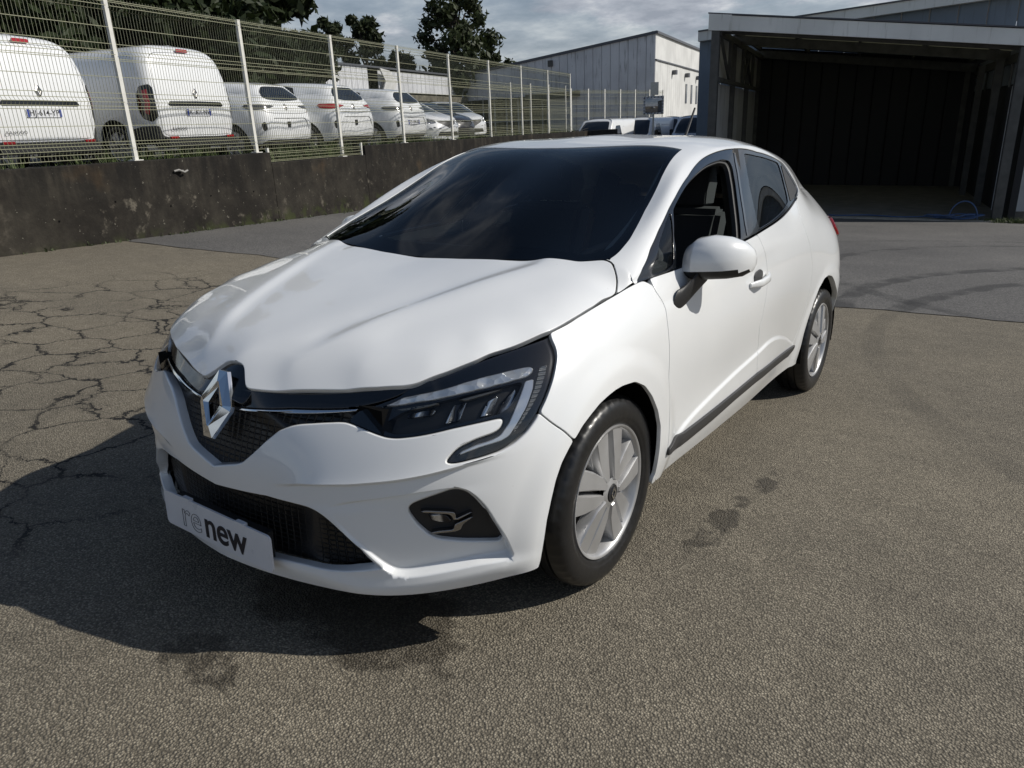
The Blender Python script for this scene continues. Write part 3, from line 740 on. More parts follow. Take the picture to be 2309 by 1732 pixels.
def add_wheel(parent, loc, left=True, scale=1.0, spin=0.0, detail=True):
    """wheel part with tyre and trim pieces as sub-parts"""
    w = new_obj('wheel', WM[0], None, parent); w.location = loc; w.scale = (scale,) * 3
    w.rotation_euler = (spin, 0, 0 if left else math.pi)
    for k, nm in ((1, 'rim'), (3, 'spokes'), (2, 'brake_disc'), (4, 'hub'), (5, 'hub_cap'), (6, 'badge')):
        if not detail and k in (2, 4, 5, 6): continue
        new_obj(nm, WM[k], None, w)
    return w

def build_clio():
    car = empty('hatchback', 'white five-door hatchback with a renew plate, parked in front on the asphalt', 'car')
    pr = []
    def P(name, panels, mat, parent=car, mirror='flip2'):
        if mirror == 'flip2':
            return emit(name, panels, mat, parent, None), emit(name, panels, mat, parent, 'flip')
        return emit(name, panels, mat, parent, mirror)
    wb = PL.wb
    # intake and fog lamp holes
    INTAKE = [('f', 0, .416)] + px('C', (0, 405), (150, 450), (300, 490), (370, 520), (430, 560), (500, 620), (580, 695), (650, 760), (760, 850), (868, 943, 'c'), (760, 958), (600, 965), (480, 950), (300, 905), (150, 868)) + [('f', .1, .238), ('f', 0, .236)]
    FOG = px('C', (1060, 535), (1082, 508), (1200, 462), (1400, 390), (1465, 384), (1530, 405), (1600, 460), (1700, 580), (1780, 700), (1812, 768), (1805, 785), (1770, 790), (1500, 795), (1300, 775), (1220, 740), (1130, 660), (1070, 580))
    gapkw = dict(gap=.0016, cham=.0016, depth=.014)
    # --- bumper
    u_arch = PL.uvof(px('G', (55, 1370))[0])[0]
    OUT = OPEN_LOW + CUT_BUMPER + ARCH_F[1:] + [('uw', u_arch - .004, 0.0), ('uw', u_arch * .66, 0.0), ('uw', u_arch * .33, 0.0), ('uw', 0, 0)]
    bp = cut_panel(PL, OUT, [INTAKE, FOG], res=.011, step=.010, gap=0, cham=.006, depth=.035, it=2, extra=PL.rows_front)
    P('front_bumper', [bp], 'paint', mirror='join')
    # --- wing
    uA = PL.uvof(SHUT[-1])
    WING = list(reversed(LAMP_REAR)) + CUT_BUMPER[1:] + ARCH_R[1:] + px('G', (838, 800)) + [('uw', PL.uvof(px('G', (838, 800))[0])[0], 0.0), ('uw', PL.uvof(px('G', (880, 735))[0])[0], 0.0)] + list(reversed(GAP_F))[0:] + [('uw', PL.uvof(px('K', (1050, 1115))[0])[0], wb)] + px('K', (890, 1082), (470, 1319), (0, 1592)) + [('p', 1300.5, 716.3), ('p', 1257, 741.8)] + px('D', (2050, 38))
    wg = cut_panel(PL, WING, res=.018, step=.010, **gapkw)
    P('wing', [wg], 'paint')
    # --- doors
    t0 = PL.uvof(px('K', (1220, 1140))[0])[0]; tk = PL.uvof(px('K', (890, 1075))[0])[0]; t1 = PL.uvof(px('H', (845, 630))[0])[0]
    DOOR = GAP_F + SILL[1:] + list(reversed(GAP_R)) + [('uw', t1, wb - .004), ('uw', (t0 + 2 * t1) / 3, wb - .004), ('uw', (2 * t0 + t1) / 3, wb - .004), ('uw', t0, wb - .004)]
    doors = P('front_door', [cut_panel(PL, DOOR, res=.022, step=.011, extra=PL.rows_door, **gapkw)], 'paint')
    tail = PL.uvof(px('H', (1100, 392))[0]); tu = tail[0]
    RD = GAP_R + SILL_R + list(reversed(GAP_RD))[1:] + [('uw', tu, wb - .004), ('uw', (tu + t1) / 2, wb - .004), ('uw', t1, wb - .004)]
    P('rear_door', [cut_panel(PL, RD, res=.022, step=.011, extra=PL.rows_door, **gapkw)], 'paint')
    # --- sill, rear quarter, tailgate zone and roof shell are one body
    s0 = PL.uvof(px('G', (905, 690))[0])[0]
    AR0 = px('S', (1440, 330))[0]; s1 = PL.uvof(AR0)[0]
    RA = [('s', 2.86, .52), ('s', 2.905, .40), ('s', 2.915, .32)]
    ARCHR = px('R', (370, 950), (410, 780), (470, 580), (550, 350), (620, 180), (690, 50), (740, 8), (790, 20), (820, 80), (838, 150)) + RA
    e_u = PL.uvof(RA[-1])[0]
    LAMP = [('r', .40, .985), ('r', .55, 1.0), ('s', 3.05, 1.0), ('s', 2.84, .995), ('s', 2.77, .95), ('s', 2.82, .90), ('s', 3.0, .87), ('r', .60, .86), ('r', .42, .905)]
    SIDE = [('uw', s0 - .02, 0.0)] + px('G', (905, 692)) + SILL + SILL_R + list(reversed(GAP_RD))[1:] + [('uw', tu, wb), ('uw', (tu + PL.uR) / 2, wb), ('uw', PL.uR, wb), ('uw', PL.uR, 0.0), ('uw', (e_u + PL.uR) / 2, 0.0), ('uw', e_u + .01, 0.0)] + list(reversed(ARCHR)) + [AR0, ('uw', s1 + .015, 0.0), ('uw', (s0 + s1) / 2, 0.0)]
    side = cut_panel(PL, SIDE, [LAMP], res=.028, step=.011, gap=.0012, cham=.0015, depth=.03, extra=PL.rows_door)
    # --- upper shell
    uA_, uR_, wc = PU.uA, PU.uR, PU.wc; uc_ = uA_ - .02
    top_c = PL.ug[10]
    TOPE = [('uw', top_c - .012, PU.wr[9] - .004, 'c'), ('uw', top_c - .003, (PU.wr[9] + PU.wr[10]) / 2), ('uw', top_c, PU.wr[10]), ('uw', top_c, wc)]
    WS = [('uw', uA_, wc), ('uw', uA_, (PU.wr[10] + wc) / 2), ('uw', uA_, PU.wr[10])] + px('W', (1560, 775), (1730, 768), (1775, 752), (1810, 722), (1870, 650), (1960, 480), (2060, 280)) + TOPE
    DLO = px('K', (893, 1064), (1000, 790), (1160, 380), (1330, 0)) + px('H', (300, 470), (340, 400), (420, 270), (500, 170), (580, 125), (660, 102), (735, 97), (850, 118), (950, 150), (1010, 185), (1060, 260), (1100, 330), (1109, 358), (1100, 392)) + [('uw', tu, wb), ('uw', (tu + t1) / 2, wb), ('uw', t1, wb), ('uw', (t0 + t1) / 2, wb), ('uw', t0, wb), ('uw', tk, wb)]
    NP = sum(1 for q in DLO if q[0] == 'p')
    r_ = PU.wr; uq = PL.ug
    RW = [('uw', uR_, r_[6] + .02), ('uw', uR_ - .25, r_[6] + .02), ('uw', uR_ - .44, r_[6] + .025), ('uw', uR_ - .46, r_[6] + .05), ('uw', uR_ - .40, r_[8] - .03), ('uw', uR_ - .34, r_[8] - .015), ('uw', uR_ - .2, r_[8] - .008), ('uw', uR_, r_[8] - .006)]
    uc0 = PU.uvof(px('d', (1378, 587))[0])
    SHELL = [('uw', uA_, PU.wr[6] + .001), ('uw', uA_, PU.wr[8]), ('uw', uA_, PU.wr[9] - .012)] + px('W', (1752, 763), (1775, 752), (1810, 722), (1870, 650), (1960, 480), (2060, 280)) + TOPE + [('uw', (top_c + uR_) / 2, wc), ('uw', uR_, wc), ('uw', uR_, wb), ('uw', (tu + uR_) / 2, wb), ('uw', tu, wb)] + list(reversed(DLO[:NP])) + [('uw', tk, wb)]
    shell = cut_panel(PU, SHELL, [RW], res=.022, step=.011, gap=.0, cham=.002, depth=.02, skip=lambda a, b: max(a[1], b[1]) < .225 and min(a[0], b[0]) > .668 and min(a[2], b[2]) > .93)
    ua3 = lambda w_: ('n',) + tuple(PU.ev(np.array([uA_ + .004]), np.array([w_]))[0])
    FOOT = px('K', (470, 1290), (485, 1180), (490, 1030), (450, 840), (396, 690), (358, 652), (236, 600)) + [ua3(w_) for w_ in np.linspace(PU.wr[9] - .012, PU.wr[6] + .002, 7)] + px('K', (880, 1066), (700, 1168))
    foot = cut_panel(PB, FOOT, res=.012, step=.006, gap=.0008, cham=.0012, depth=.012, it=1, skip=lambda a, b: min(a[1], b[1]) > .197 and min(a[0], b[0]) > .675)
    P('body', [side, shell, foot], 'paint', mirror='join')
    lamps = P('tail_lamp', [cut_panel(PL, LAMP, res=.02, step=.01, off=.014, gap=.002, cham=.004, depth=.03)], 'red_lamp')
    P('rear_window', [cut_panel(PU, RW, res=.03, step=.012, off=-.002, gap=.001, depth=.01)], 'dark_window', mirror='join')
    # --- bonnet
    pass
    hc = PB.uvof(HOOD_FRONT[0])
    HOOD = [('uw', 0, hc[1])] + HOOD_FRONT[1:] + SHUT[:3] + px('K', (460, 1303), (475, 1180), (480, 1030), (440, 840), (385, 690), (350, 655), (200, 605)) + [('t', .60, .163), ('t', .50, .135), ('t', .36, .09), ('t', .18, .062), ('uw', 0, .052)]
    P('bonnet', [cut_panel(PB, HOOD, res=.014, step=.009, gap=.0025, cham=.003, depth=.02)], 'paint', mirror='join')
    # strip of the pillar foot between bonnet corner and wing
    # --- windscreen with black border, wipers
    ws = P('windscreen', [cut_panel(PU, WS, res=.03, step=.012, off=-.003, gap=.001, depth=.0)], 'ws_glass', mirror='join')
    WSin = [('uw', uA_ + .075, wc), ('uw', uA_ + .075, PU.wr[10])] + px('W', (1600, 730), (1700, 716), (1760, 690), (1830, 610), (1930, 440), (2030, 290)) + [('uw', top_c - .045, PU.wr[9] + .025), ('uw', top_c - .04, PU.wr[10]), ('uw', top_c - .04, wc)]
    P('border', [cut_panel(PU, WS, [WSin], res=.03, step=.012, off=-.006, gap=.001, depth=.0)], 'gloss_black', parent=ws, mirror='join')
    cow = MB()
    P('cowl', [cut_panel(PB, [('uw', 0, .03), ('uw', .35, .07), ('uw', .64, .15), ('uw', .64, .19), ('uw', .35, .12), ('uw', 0, .08)], res=.03, off=-.016, depth=.03)], 'black_plastic', mirror='join')
    # --- side windows: black frame with openings
    OPENW = px('H', (352, 850), (338, 640), (334, 480), (350, 445), (420, 325), (500, 236), (560, 192), (640, 165), (682, 172), (700, 205), (718, 310), (735, 450), (750, 590), (752, 640)) + [('uw', PU.uvof(px('H', (752, 655))[0])[0], wb + .006), ('uw', (PU.uvof(px('H', (752, 655))[0])[0] + PU.uvof(px('H', (352, 850))[0])[0]) / 2, wb + .006)]
    QL = px('H', (200, 880), (212, 820), (250, 670), (285, 560), (312, 492), (322, 530), (330, 680), (333, 815), (300, 845))
    RG = px('H', (776, 130), (850, 143), (930, 163), (985, 185), (1012, 270), (1038, 375), (1046, 425), (1020, 470), (940, 545), (868, 590), (850, 520), (815, 360), (790, 215))
    P('window_frame', [cut_panel(PU, DLO, [OPENW, QL, RG], res=.03, step=.010, off=-.004, gap=.001, cham=.002, depth=.022)], 'gloss_black')
    P('quarter_glass', [cut_panel(PU, QL, res=.03, step=.01, off=-.008, depth=0)], 'side_glass')
    P('rear_side_window', [cut_panel(PU, RG, res=.03, step=.01, off=-.008, depth=0)], 'side_glass')
    # far side has its front window up
    emit('front_side_window', [cut_panel(PU, OPENW, res=.03, step=.01, off=-.010, depth=0)], 'side_glass', car, 'flip')
    # window channel (matt rubber lining of the open window) and an added bright strip imitating the reflection on the B-pillar edge
    ow = PU.poly(OPENW, .01, 2); cc = ow.mean(0)
    P('window_seal', [cut_panel(PU, cc + (ow - cc) * 1.035, [cc + (ow - cc) * .955], res=.03, off=-.016, cham=.004, depth=.02)], 'grey_plastic')
    P('pillar_reflection', [cut_panel(PU, px('H', (709, 123), (718, 124), (740, 250), (765, 420), (785, 560), (797, 634), (789, 637), (775, 560), (754, 420), (730, 250)), res=.01, step=.006, off=-.0015, depth=.004, it=0)], 'dark_chrome')
    P('quarter_trim', [cut_panel(PU, px('H', (1000, 196), (1050, 268), (1090, 338), (1098, 360), (1080, 405), (1060, 425), (1045, 360), (1018, 260)), res=.02, step=.008, off=-.001, cham=.001, depth=.004)], 'black_plastic')
    # --- grille, lights, badge
    GRL = [('f', 0, .478)] + OPEN_LOW[1:10] + px('D', (0, 935), (60, 870), (120, 810), (330, 742), (520, 670), (640, 585)) + [('uw', PL.uvof(px('D', (640, 585))[0])[0], wb), ('uw', .25, wb), ('uw', 0, wb)]
    P('grille', [cut_panel(PL, GRL, res=.02, step=.01, off=-.030, depth=.0)], grille_mat(), mirror='join')
    BAND = px('B', (1330, 440), (1440, 442)) + px('E', (900, 556), (1290, 556)) + px('D', (0, 790), (110, 782), (330, 735), (520, 668), (650, 590)) + [('uw', PL.uvof(px('D', (650, 590))[0])[0], wb), ('uw', .25, wb), ('uw', .0, wb), ('f', 0, .668)]
    P('grille_band', [cut_panel(PL, BAND, res=.02, step=.01, off=-.012, cham=.004, depth=.02)], 'gloss_black', mirror='join')
    P('plinth', [cut_panel(PB, [('uw', 0, -.80), ('uw', .115, -.80), ('uw', .115, -.755), ('uw', .075, -.705), ('uw', .04, -.69), ('uw', 0, -.688)], res=.02, off=-.012, cham=.003, depth=.02)], 'gloss_black', mirror='join')
    P('chrome_strip', [cut_panel(PL, px('B', (1432, 467), (1470, 446), (2212, 458)) + px('E', (1290, 566), (1280, 578), (700, 577)) + px('B', (2212, 492), (1500, 484)), res=.01, step=.008, off=-.003, cham=.0015, depth=.012, it=0)], 'chrome')
    LENS = px('D', (0, 935), (130, 985), (280, 1050), (400, 1090), (500, 1100), (700, 1080), (1050, 1005), (1400, 930), (1530, 900), (1568, 905), (1572, 940), (1540, 1010), (1480, 1050), (1300, 1110), (1150, 1180), (1080, 1230), (1010, 1310), (1000, 1335), (1020, 1348), (1100, 1345), (1350, 1290), (1540, 1230), (1680, 1150), (1800, 1040), (1900, 900)) + LAMP_REAR + [('uw', PL.uvof(LAMP_REAR[-1])[0] - .004, wb), ('uw', PL.uvof(px('D', (1300, 330))[0])[0], wb), ('uw', PL.uvof(px('D', (650, 590))[0])[0], wb)] + px('D', (520, 668), (330, 740), (120, 808), (50, 860))
    hl = P('headlight', [cut_panel(PL, LENS, res=.012, step=.008, off=-.003, gap=.002, cham=.003, depth=.0)], 'lens_glass')
    DRL = px('D', (470, 730), (560, 684), (700, 655), (850, 625), (1200, 522), (1500, 440), (1700, 392), (1790, 372), (1850, 366), (1882, 385), (1880, 430), (1830, 470), (1600, 540), (1300, 612), (1000, 680), (700, 736), (480, 772), (330, 790))
    CEE = px('D', (1798, 512), (1890, 490), (1885, 590), (1822, 780), (1720, 965), (1645, 1080), (1560, 1130), (1350, 1192), (1200, 1245), (1110, 1278), (1150, 1230), (1300, 1165), (1450, 1120), (1550, 1070), (1640, 940), (1720, 740), (1770, 610))
    RIB = px('D', (1945, 372), (2022, 352), (2010, 440), (1955, 615), (1880, 765), (1790, 910), (1690, 1050), (1690, 1000), (1735, 955), (1830, 780), (1900, 585))
    for i, h in enumerate(hl):
        mode = None if i == 0 else 'flip'
        emit('housing', [cut_panel(PL, LENS, res=.014, step=.010, off=-.040, gap=.003, depth=.0)], 'black_plastic', h, mode)
        emit('bezel', [cut_panel(PL, LENS, [[px('D', (300, 985), (480, 1050), (700, 1030), (1050, 955), (1400, 880), (1560, 840), (1660, 760), (1760, 560), (1780, 520), (1500, 590), (1200, 660), (900, 735), (560, 830)) ][0]], res=.014, step=.010, off=-.014, gap=.002, depth=.03)], 'gloss_black', h, mode)
        emit('running_light', [cut_panel(PL, DRL, res=.008, step=.006, off=-.008, gap=0, cham=.004, depth=.012)], MAT['drl'], h, mode)
        emit('light_blade', [cut_panel(PL, CEE, res=.008, step=.006, off=-.009, gap=0, cham=.003, depth=.012)], 'lamp_chrome', h, mode)
        emit('ribbed_reflector', [cut_panel(PL, RIB, res=.005, step=.005, off=-.011, gap=0, cham=.002, depth=.012)], MAT['ribs'], h, mode)
        for q in (px('D', (455, 800), (540, 822), (700, 798), (930, 742), (890, 728), (700, 762)), px('D', (1120, 700), (1200, 712), (1400, 655), (1590, 592), (1600, 580), (1400, 625))):
            emit('shroud', [cut_panel(PL, q, res=.012, step=.008, off=-.014, cham=.002, depth=.015, it=1)], 'brown_metal', h, mode)
        for q in (px('D', (965, 948), (1010, 850), (1075, 735), (1220, 700), (1180, 800), (1140, 912)), px('D', (1350, 882), (1400, 760), (1440, 690), (1560, 640), (1520, 760), (1500, 850)), px('D', (1530, 845), (1600, 700), (1720, 560), (1740, 600), (1690, 740), (1620, 845)), px('D', (570, 880), (590, 830), (860, 770), (880, 800), (840, 850))):
            emit('reflector', [cut_panel(PL, q, res=.010, step=.006, off=-.030, cham=.003, depth=.015, it=1)], MAT['reflector'], h, mode)
    # badge
    badge(car)
    # --- lower intake
    P('intake_grille', [cut_panel(PL, INTAKE, res=.02, step=.01, off=-.045, depth=.0)], grille_mat(), mirror='join')
    fg = P('fog_lamp_surround', [cut_panel(PL, FOG, res=.012, step=.008, off=-.016, depth=.0)], 'black_plastic')
    CHR1 = px('C', (1150, 562), (1190, 552), (1390, 560), (1430, 566), (1445, 590), (1440, 615), (1560, 560), (1580, 566), (1460, 628), (1420, 632), (1405, 600), (1380, 585), (1180, 575))
    CHR2 = px('C', (1240, 722), (1300, 712), (1420, 700), (1430, 660), (1470, 640), (1570, 596), (1585, 602), (1500, 660), (1482, 705), (1430, 722), (1250, 738))
    LN = px('C', (1215, 590), (1370, 598), (1410, 640), (1400, 660), (1300, 655), (1240, 640))
    for i, h in enumerate(fg):
        mode = None if i == 0 else 'flip'
        for c in (CHR1, CHR2): emit('trim', [cut_panel(PL, c, res=.008, step=.005, off=.002, cham=.003, depth=.02, it=1)], 'dark_chrome', h, mode)
        emit('lamp', [cut_panel(PL, LN, res=.008, step=.005, off=-.006, cham=.003, depth=.01, it=1)], MAT['reflector'], h, mode)
    # --- side rubbing strips
    STR = px('S', (85, 1250), (165, 1140), (190, 1112), (400, 955), (600, 800), (800, 640), (1020, 458), (1200, 320), (1405, 170), (1402, 210), (1390, 240), (1350, 295), (1280, 345), (1150, 450), (1000, 570), (800, 735), (550, 955), (300, 1155), (80, 1310))
    P('rubbing_strip', [cut_panel(PL, STR, res=.02, step=.008, off=.010, cham=.003, depth=.012, it=1)], 'grey_plastic')
    # --- wheels and dark inner shells
    for s in (1, -1):
        add_wheel(car, (s * .7475, 0, .305), s > 0, 1.0, 0.0)
        add_wheel(car, (s * .7475, 2.583, .305), s > 0, 1.0, 1.1)
    inner = MB()
    for yc in (-.04, 2.57):
        for s in (1, -1):
            n = 24; a = np.linspace(-.25, math.pi + .25, n); R = .365
            V = [(s * x, yc + R * math.cos(t), .33 + R * math.sin(t)) for x in (.835, .50) for t in a]
            V += [(s * .5, yc, .33)]
            inner = MB(); inner.add(V, [(i, i + 1, n + i + 1, n + i) for i in range(n - 1)] + [(n + i, n + i + 1, 2 * n) for i in range(n - 1)]); inner.build('wheel_liner', 'void', car)
    fl = MB(); fl.box((0, 1.2, .24), (1.42, 3.5, .06)); fl.box((0, .05, .55), (1.0, .9, .5)); fl.box((0, -.62, .45), (1.05, .10, .5)); fl.box((0, 2.6, .55), (1.0, .9, .5))
    fl.box((.75, 1.2, .40), (.03, 1.75, .30)); fl.box((-.75, 1.2, .40), (.03, 1.75, .30)); fl.box((0, .33, .62), (1.56, .04, .5))
    fl.build('underbody', 'void', car)
    interior(car)
    mirrors(car)
    handles(car)
    plate_front(car)
    car.matrix_world = M4
    return car

def grille_mat():
    if 'grille' in MAT: return MAT['grille']
    t = NT('grille'); b = t.bsdf(Base__Color=(.008, .008, .009, 1), Roughness=.35)
    v = t.n('ShaderNodeTexVoronoi', Scale=42.0, Randomness=0.0); v.feature = 'DISTANCE_TO_EDGE'
    mp = t.n('ShaderNodeMapping'); mp.inputs['Scale'].default_value = (1, .3, 1.6); t.l(t.obj(), mp.inputs[0]); t.l(mp.outputs[0], v.inputs['Vector'])
    h = t.maprange(v.outputs['Distance'], .0, .18, 1, 0)
    t.l(t.ramp(h, [(.2, (.003, .003, .003)), (.8, (.016, .016, .017))]), b.inputs['Base Color'])
    t.l(t.bump(h, .8, .012), b.inputs['Normal']); MAT['grille'] = t.m; return t.m
def lamp_mats():
    MAT['lamp_chrome'] = simple('lamp_chrome', (.86, .87, .89), .12, metal=.55)
    t = NT('drl'); b = t.bsdf(Base__Color=(.88, .89, .90, 1), Roughness=.14, Metallic=.40)
    w = t.n('ShaderNodeTexVoronoi', Scale=26.0); t.l(t.obj(), w.inputs['Vector']); t.l(t.bump(w.outputs['Distance'], .55, .02), b.inputs['Normal']); MAT['drl'] = t.m
    t = NT('ribs'); b = t.bsdf(Base__Color=(.82, .82, .80, 1), Roughness=.2, Metallic=.4)
    w = t.n('ShaderNodeTexWave', Scale=32.0, Distortion=0.0); w.bands_direction = 'Z'; t.l(t.obj(), w.inputs['Vector']); t.l(t.bump(w.outputs[1], .9, .02), b.inputs['Normal']); MAT['ribs'] = t.m
    t = NT('reflector'); b = t.bsdf(Base__Color=(.42, .43, .45, 1), Roughness=.16, Metallic=.85)
    w = t.n('ShaderNodeTexWave', Scale=9.0, Distortion=3.0); t.l(t.obj(), w.inputs['Vector'])
    t.l(t.ramp(w.outputs[1], [(.2, (.05, .05, .055)), (.8, (.62, .63, .65))]), b.inputs['Base Color'])
    t.l(t.bump(w.outputs[1], .6, .02), b.inputs['Normal']); MAT['reflector'] = t.m
lamp_mats()

def diamond(parent, o, ex, ez, ey, hw, hh, depth, mat='chrome'):
    """four-sided lozenge ring with facets; ex, ez span the face, ey points outwards"""
    o, ex, ez, ey = map(lambda q: np.array(q, float), (o, ex, ez, ey))
    out = [(.27, 1), (1, .05), (1, -.10), (.27, -1), (-.27, -1), (-1, -.05), (-1, .10), (-.27, 1)]
    mid = [(.05, .66), (.62, .02), (.62, -.02), (.05, -.66), (-.05, -.66), (-.62, -.02), (-.62, .02), (-.05, .66)]
    inn = [(.0, .50), (.36, .01), (.36, -.01), (.0, -.50), (-.0, -.50), (-.36, -.01), (-.36, .01), (-.0, .50)]
    n = 8; V = []
    for q, d in ((out, 0.0), ([(x * .97, z * .98) for x, z in out], depth * .55), (mid, depth), (inn, depth * .75), (inn, 0.0)):
        V += [o + ex * x * hw + ez * z * hh + ey * d for x, z in q]
    F = [(k * n + i, k * n + (i + 1) % n, (k + 1) * n + (i + 1) % n, (k + 1) * n + i) for k in range(4) for i in range(n)]
    m = MB(); m.add(V, F); return m.build('badge', mat, parent)
def badge(car):
    a, b = np.array([0, -.755, .738]), np.array([0, -.826, .562]); ez = (a - b) / np.linalg.norm(a - b); ey = np.array([0, ez[2] * -1, ez[1]]); ey = np.cross([1, 0, 0], ez) * 1.0
    if ey[1] > 0: ey = -ey
    diamond(car, (a + b) / 2 + ey * .004, (1, 0, 0), ez, ey, .074, .097, .020)

def interior(car):
    d = MB()
    pts = [(.12, .95), (.30, .955), (.62, .965), (.74, .93), (.76, .80), (.66, .62), (.10, .62)]
    d.prism([(y, z) for y, z in pts], -.70, .70, ((0, 0, 0), (0, 1, 0), (0, 0, 1), (1, 0, 0)))
    d.build('dashboard', 'dash', car, smooth=True, bevel=.02)
    def seat(x, y, name='seat', w=.50, head=True):
        m = MB()
        m.prism([(-.02, .36), (.48, .40), (.52, .50), (.48, .55), (.05, .50), (-.04, .46)], -w / 2, w / 2, ((x, y, 0), (0, 1, 0), (0, 0, 1), (1, 0, 0)))
        m.prism([(.42, .50), (.56, .48), (.78, 1.08), (.74, 1.12), (.64, 1.10)], -w / 2 + .03, w / 2 - .03, ((x, y, 0), (0, 1, 0), (0, 0, 1), (1, 0, 0)))
        s = m.build(name, 'seat_cloth', car, smooth=True, bevel=.035)
        if head:
            h = MB(); h.prism([(.69, 1.12), (.80, 1.12), (.83, 1.22), (.80, 1.30), (.73, 1.30), (.70, 1.24)], -.13, .13, ((x, y, 0), (0, 1, 0), (0, 0, 1), (1, 0, 0)))
            h.bar((x - .05, y + .74, 1.05), (x - .05, y + .76, 1.18), .012); h.bar((x + .05, y + .74, 1.05), (x + .05, y + .76, 1.18), .012)
            h.build('headrest', 'seat_cloth', s, smooth=True, bevel=.02)
    seat(.37, .80); seat(-.37, .80)
    seat(0, 1.72, 'rear_bench', 1.2, False)
    for x in (-.42, .42):
        h = MB(); h.prism([(2.34, 1.05), (2.44, 1.05), (2.46, 1.17), (2.38, 1.19)], x - .12, x + .12, ((0, 0, 0), (0, 1, 0), (0, 0, 1), (1, 0, 0))); h.build('headrest', 'seat_cloth', car, smooth=True, bevel=.02)
    # steering wheel
    m = MB(); c = np.array([.37, .86, .90]); ax = np.array([0, -.42, .90]); ax /= np.linalg.norm(ax); ux = np.array([1.0, 0, 0]); uy = np.cross(ax, ux)
    m.tube([c + .185 * (math.cos(t) * ux + math.sin(t) * uy) for t in np.linspace(0, 2 * math.pi, 33)], .016, 8, False)
    for t in (0, math.pi, -math.pi / 2): m.bar(c, c + .18 * (math.cos(t) * ux + math.sin(t) * uy), .05, .02, up=ax)
    m.tube([c - ax * .25, c + ax * .0], .05, 12)
    m.build('steering_wheel', 'cabin', car, smooth=True)
    # interior mirror, headliner, pillar linings, parcel shelf
    m = MB(); m.box((0, .84, 1.27), (.22, .03, .06)); m.bar((0, .84, 1.275), (0, .82, 1.31), .02); m.build('interior_mirror', 'cabin', car, bevel=.012)
    hl = cut_panel(PU, [('uw', PU.uvof(('t', 0, .98))[0], PU.wc), ('uw', PU.uvof(('t', 0, .98))[0], PU.wr[9]), ('uw', PU.uvof(('t', 0, 2.5))[0], PU.wr[9]), ('uw', PU.uvof(('t', 0, 2.5))[0], PU.wc)], res=.08, step=.05, off=-.035, depth=0)
    emit('headliner', [hl], 'headliner', car, 'join')
    m = MB(); m.box((0, 2.65, .98), (1.25, .45, .02)); m.build('parcel_shelf', 'cabin', car)
    for s in (1, -1):
        m = MB(); m.bar((s * .76, 1.30, .90), (s * .58, 1.52, 1.34), .05, .12); m.build('pillar_lining', 'cabin', car); m = MB(); m.bar((s * .60, 2.45, 1.0), (s * .50, 2.42, 1.25), .03, .16)
        m.build('pillar_lining', 'cabin', car)
        emit('pillar_lining', [cut_panel(PU, [('uw', PU.uA + .06, PU.wr[8]), ('uw', PL.ug[10] - .03, PU.wr[8]), ('uw', PL.ug[10] - .03, PU.wr[9] + .03), ('uw', PU.uA + .06, PU.wr[9] + .05)], res=.05, step=.03, off=-.03, depth=0)], 'headliner', car, None if s > 0 else 'flip')
        m = MB(); m.prism([(.25, .90), (2.2, 1.0), (2.2, .4), (.35, .4)], s * .745, s * .775, ((0, 0, 0), (0, 1, 0), (0, 0, 1), (1, 0, 0))); m.build('door_lining', 'cabin', car)

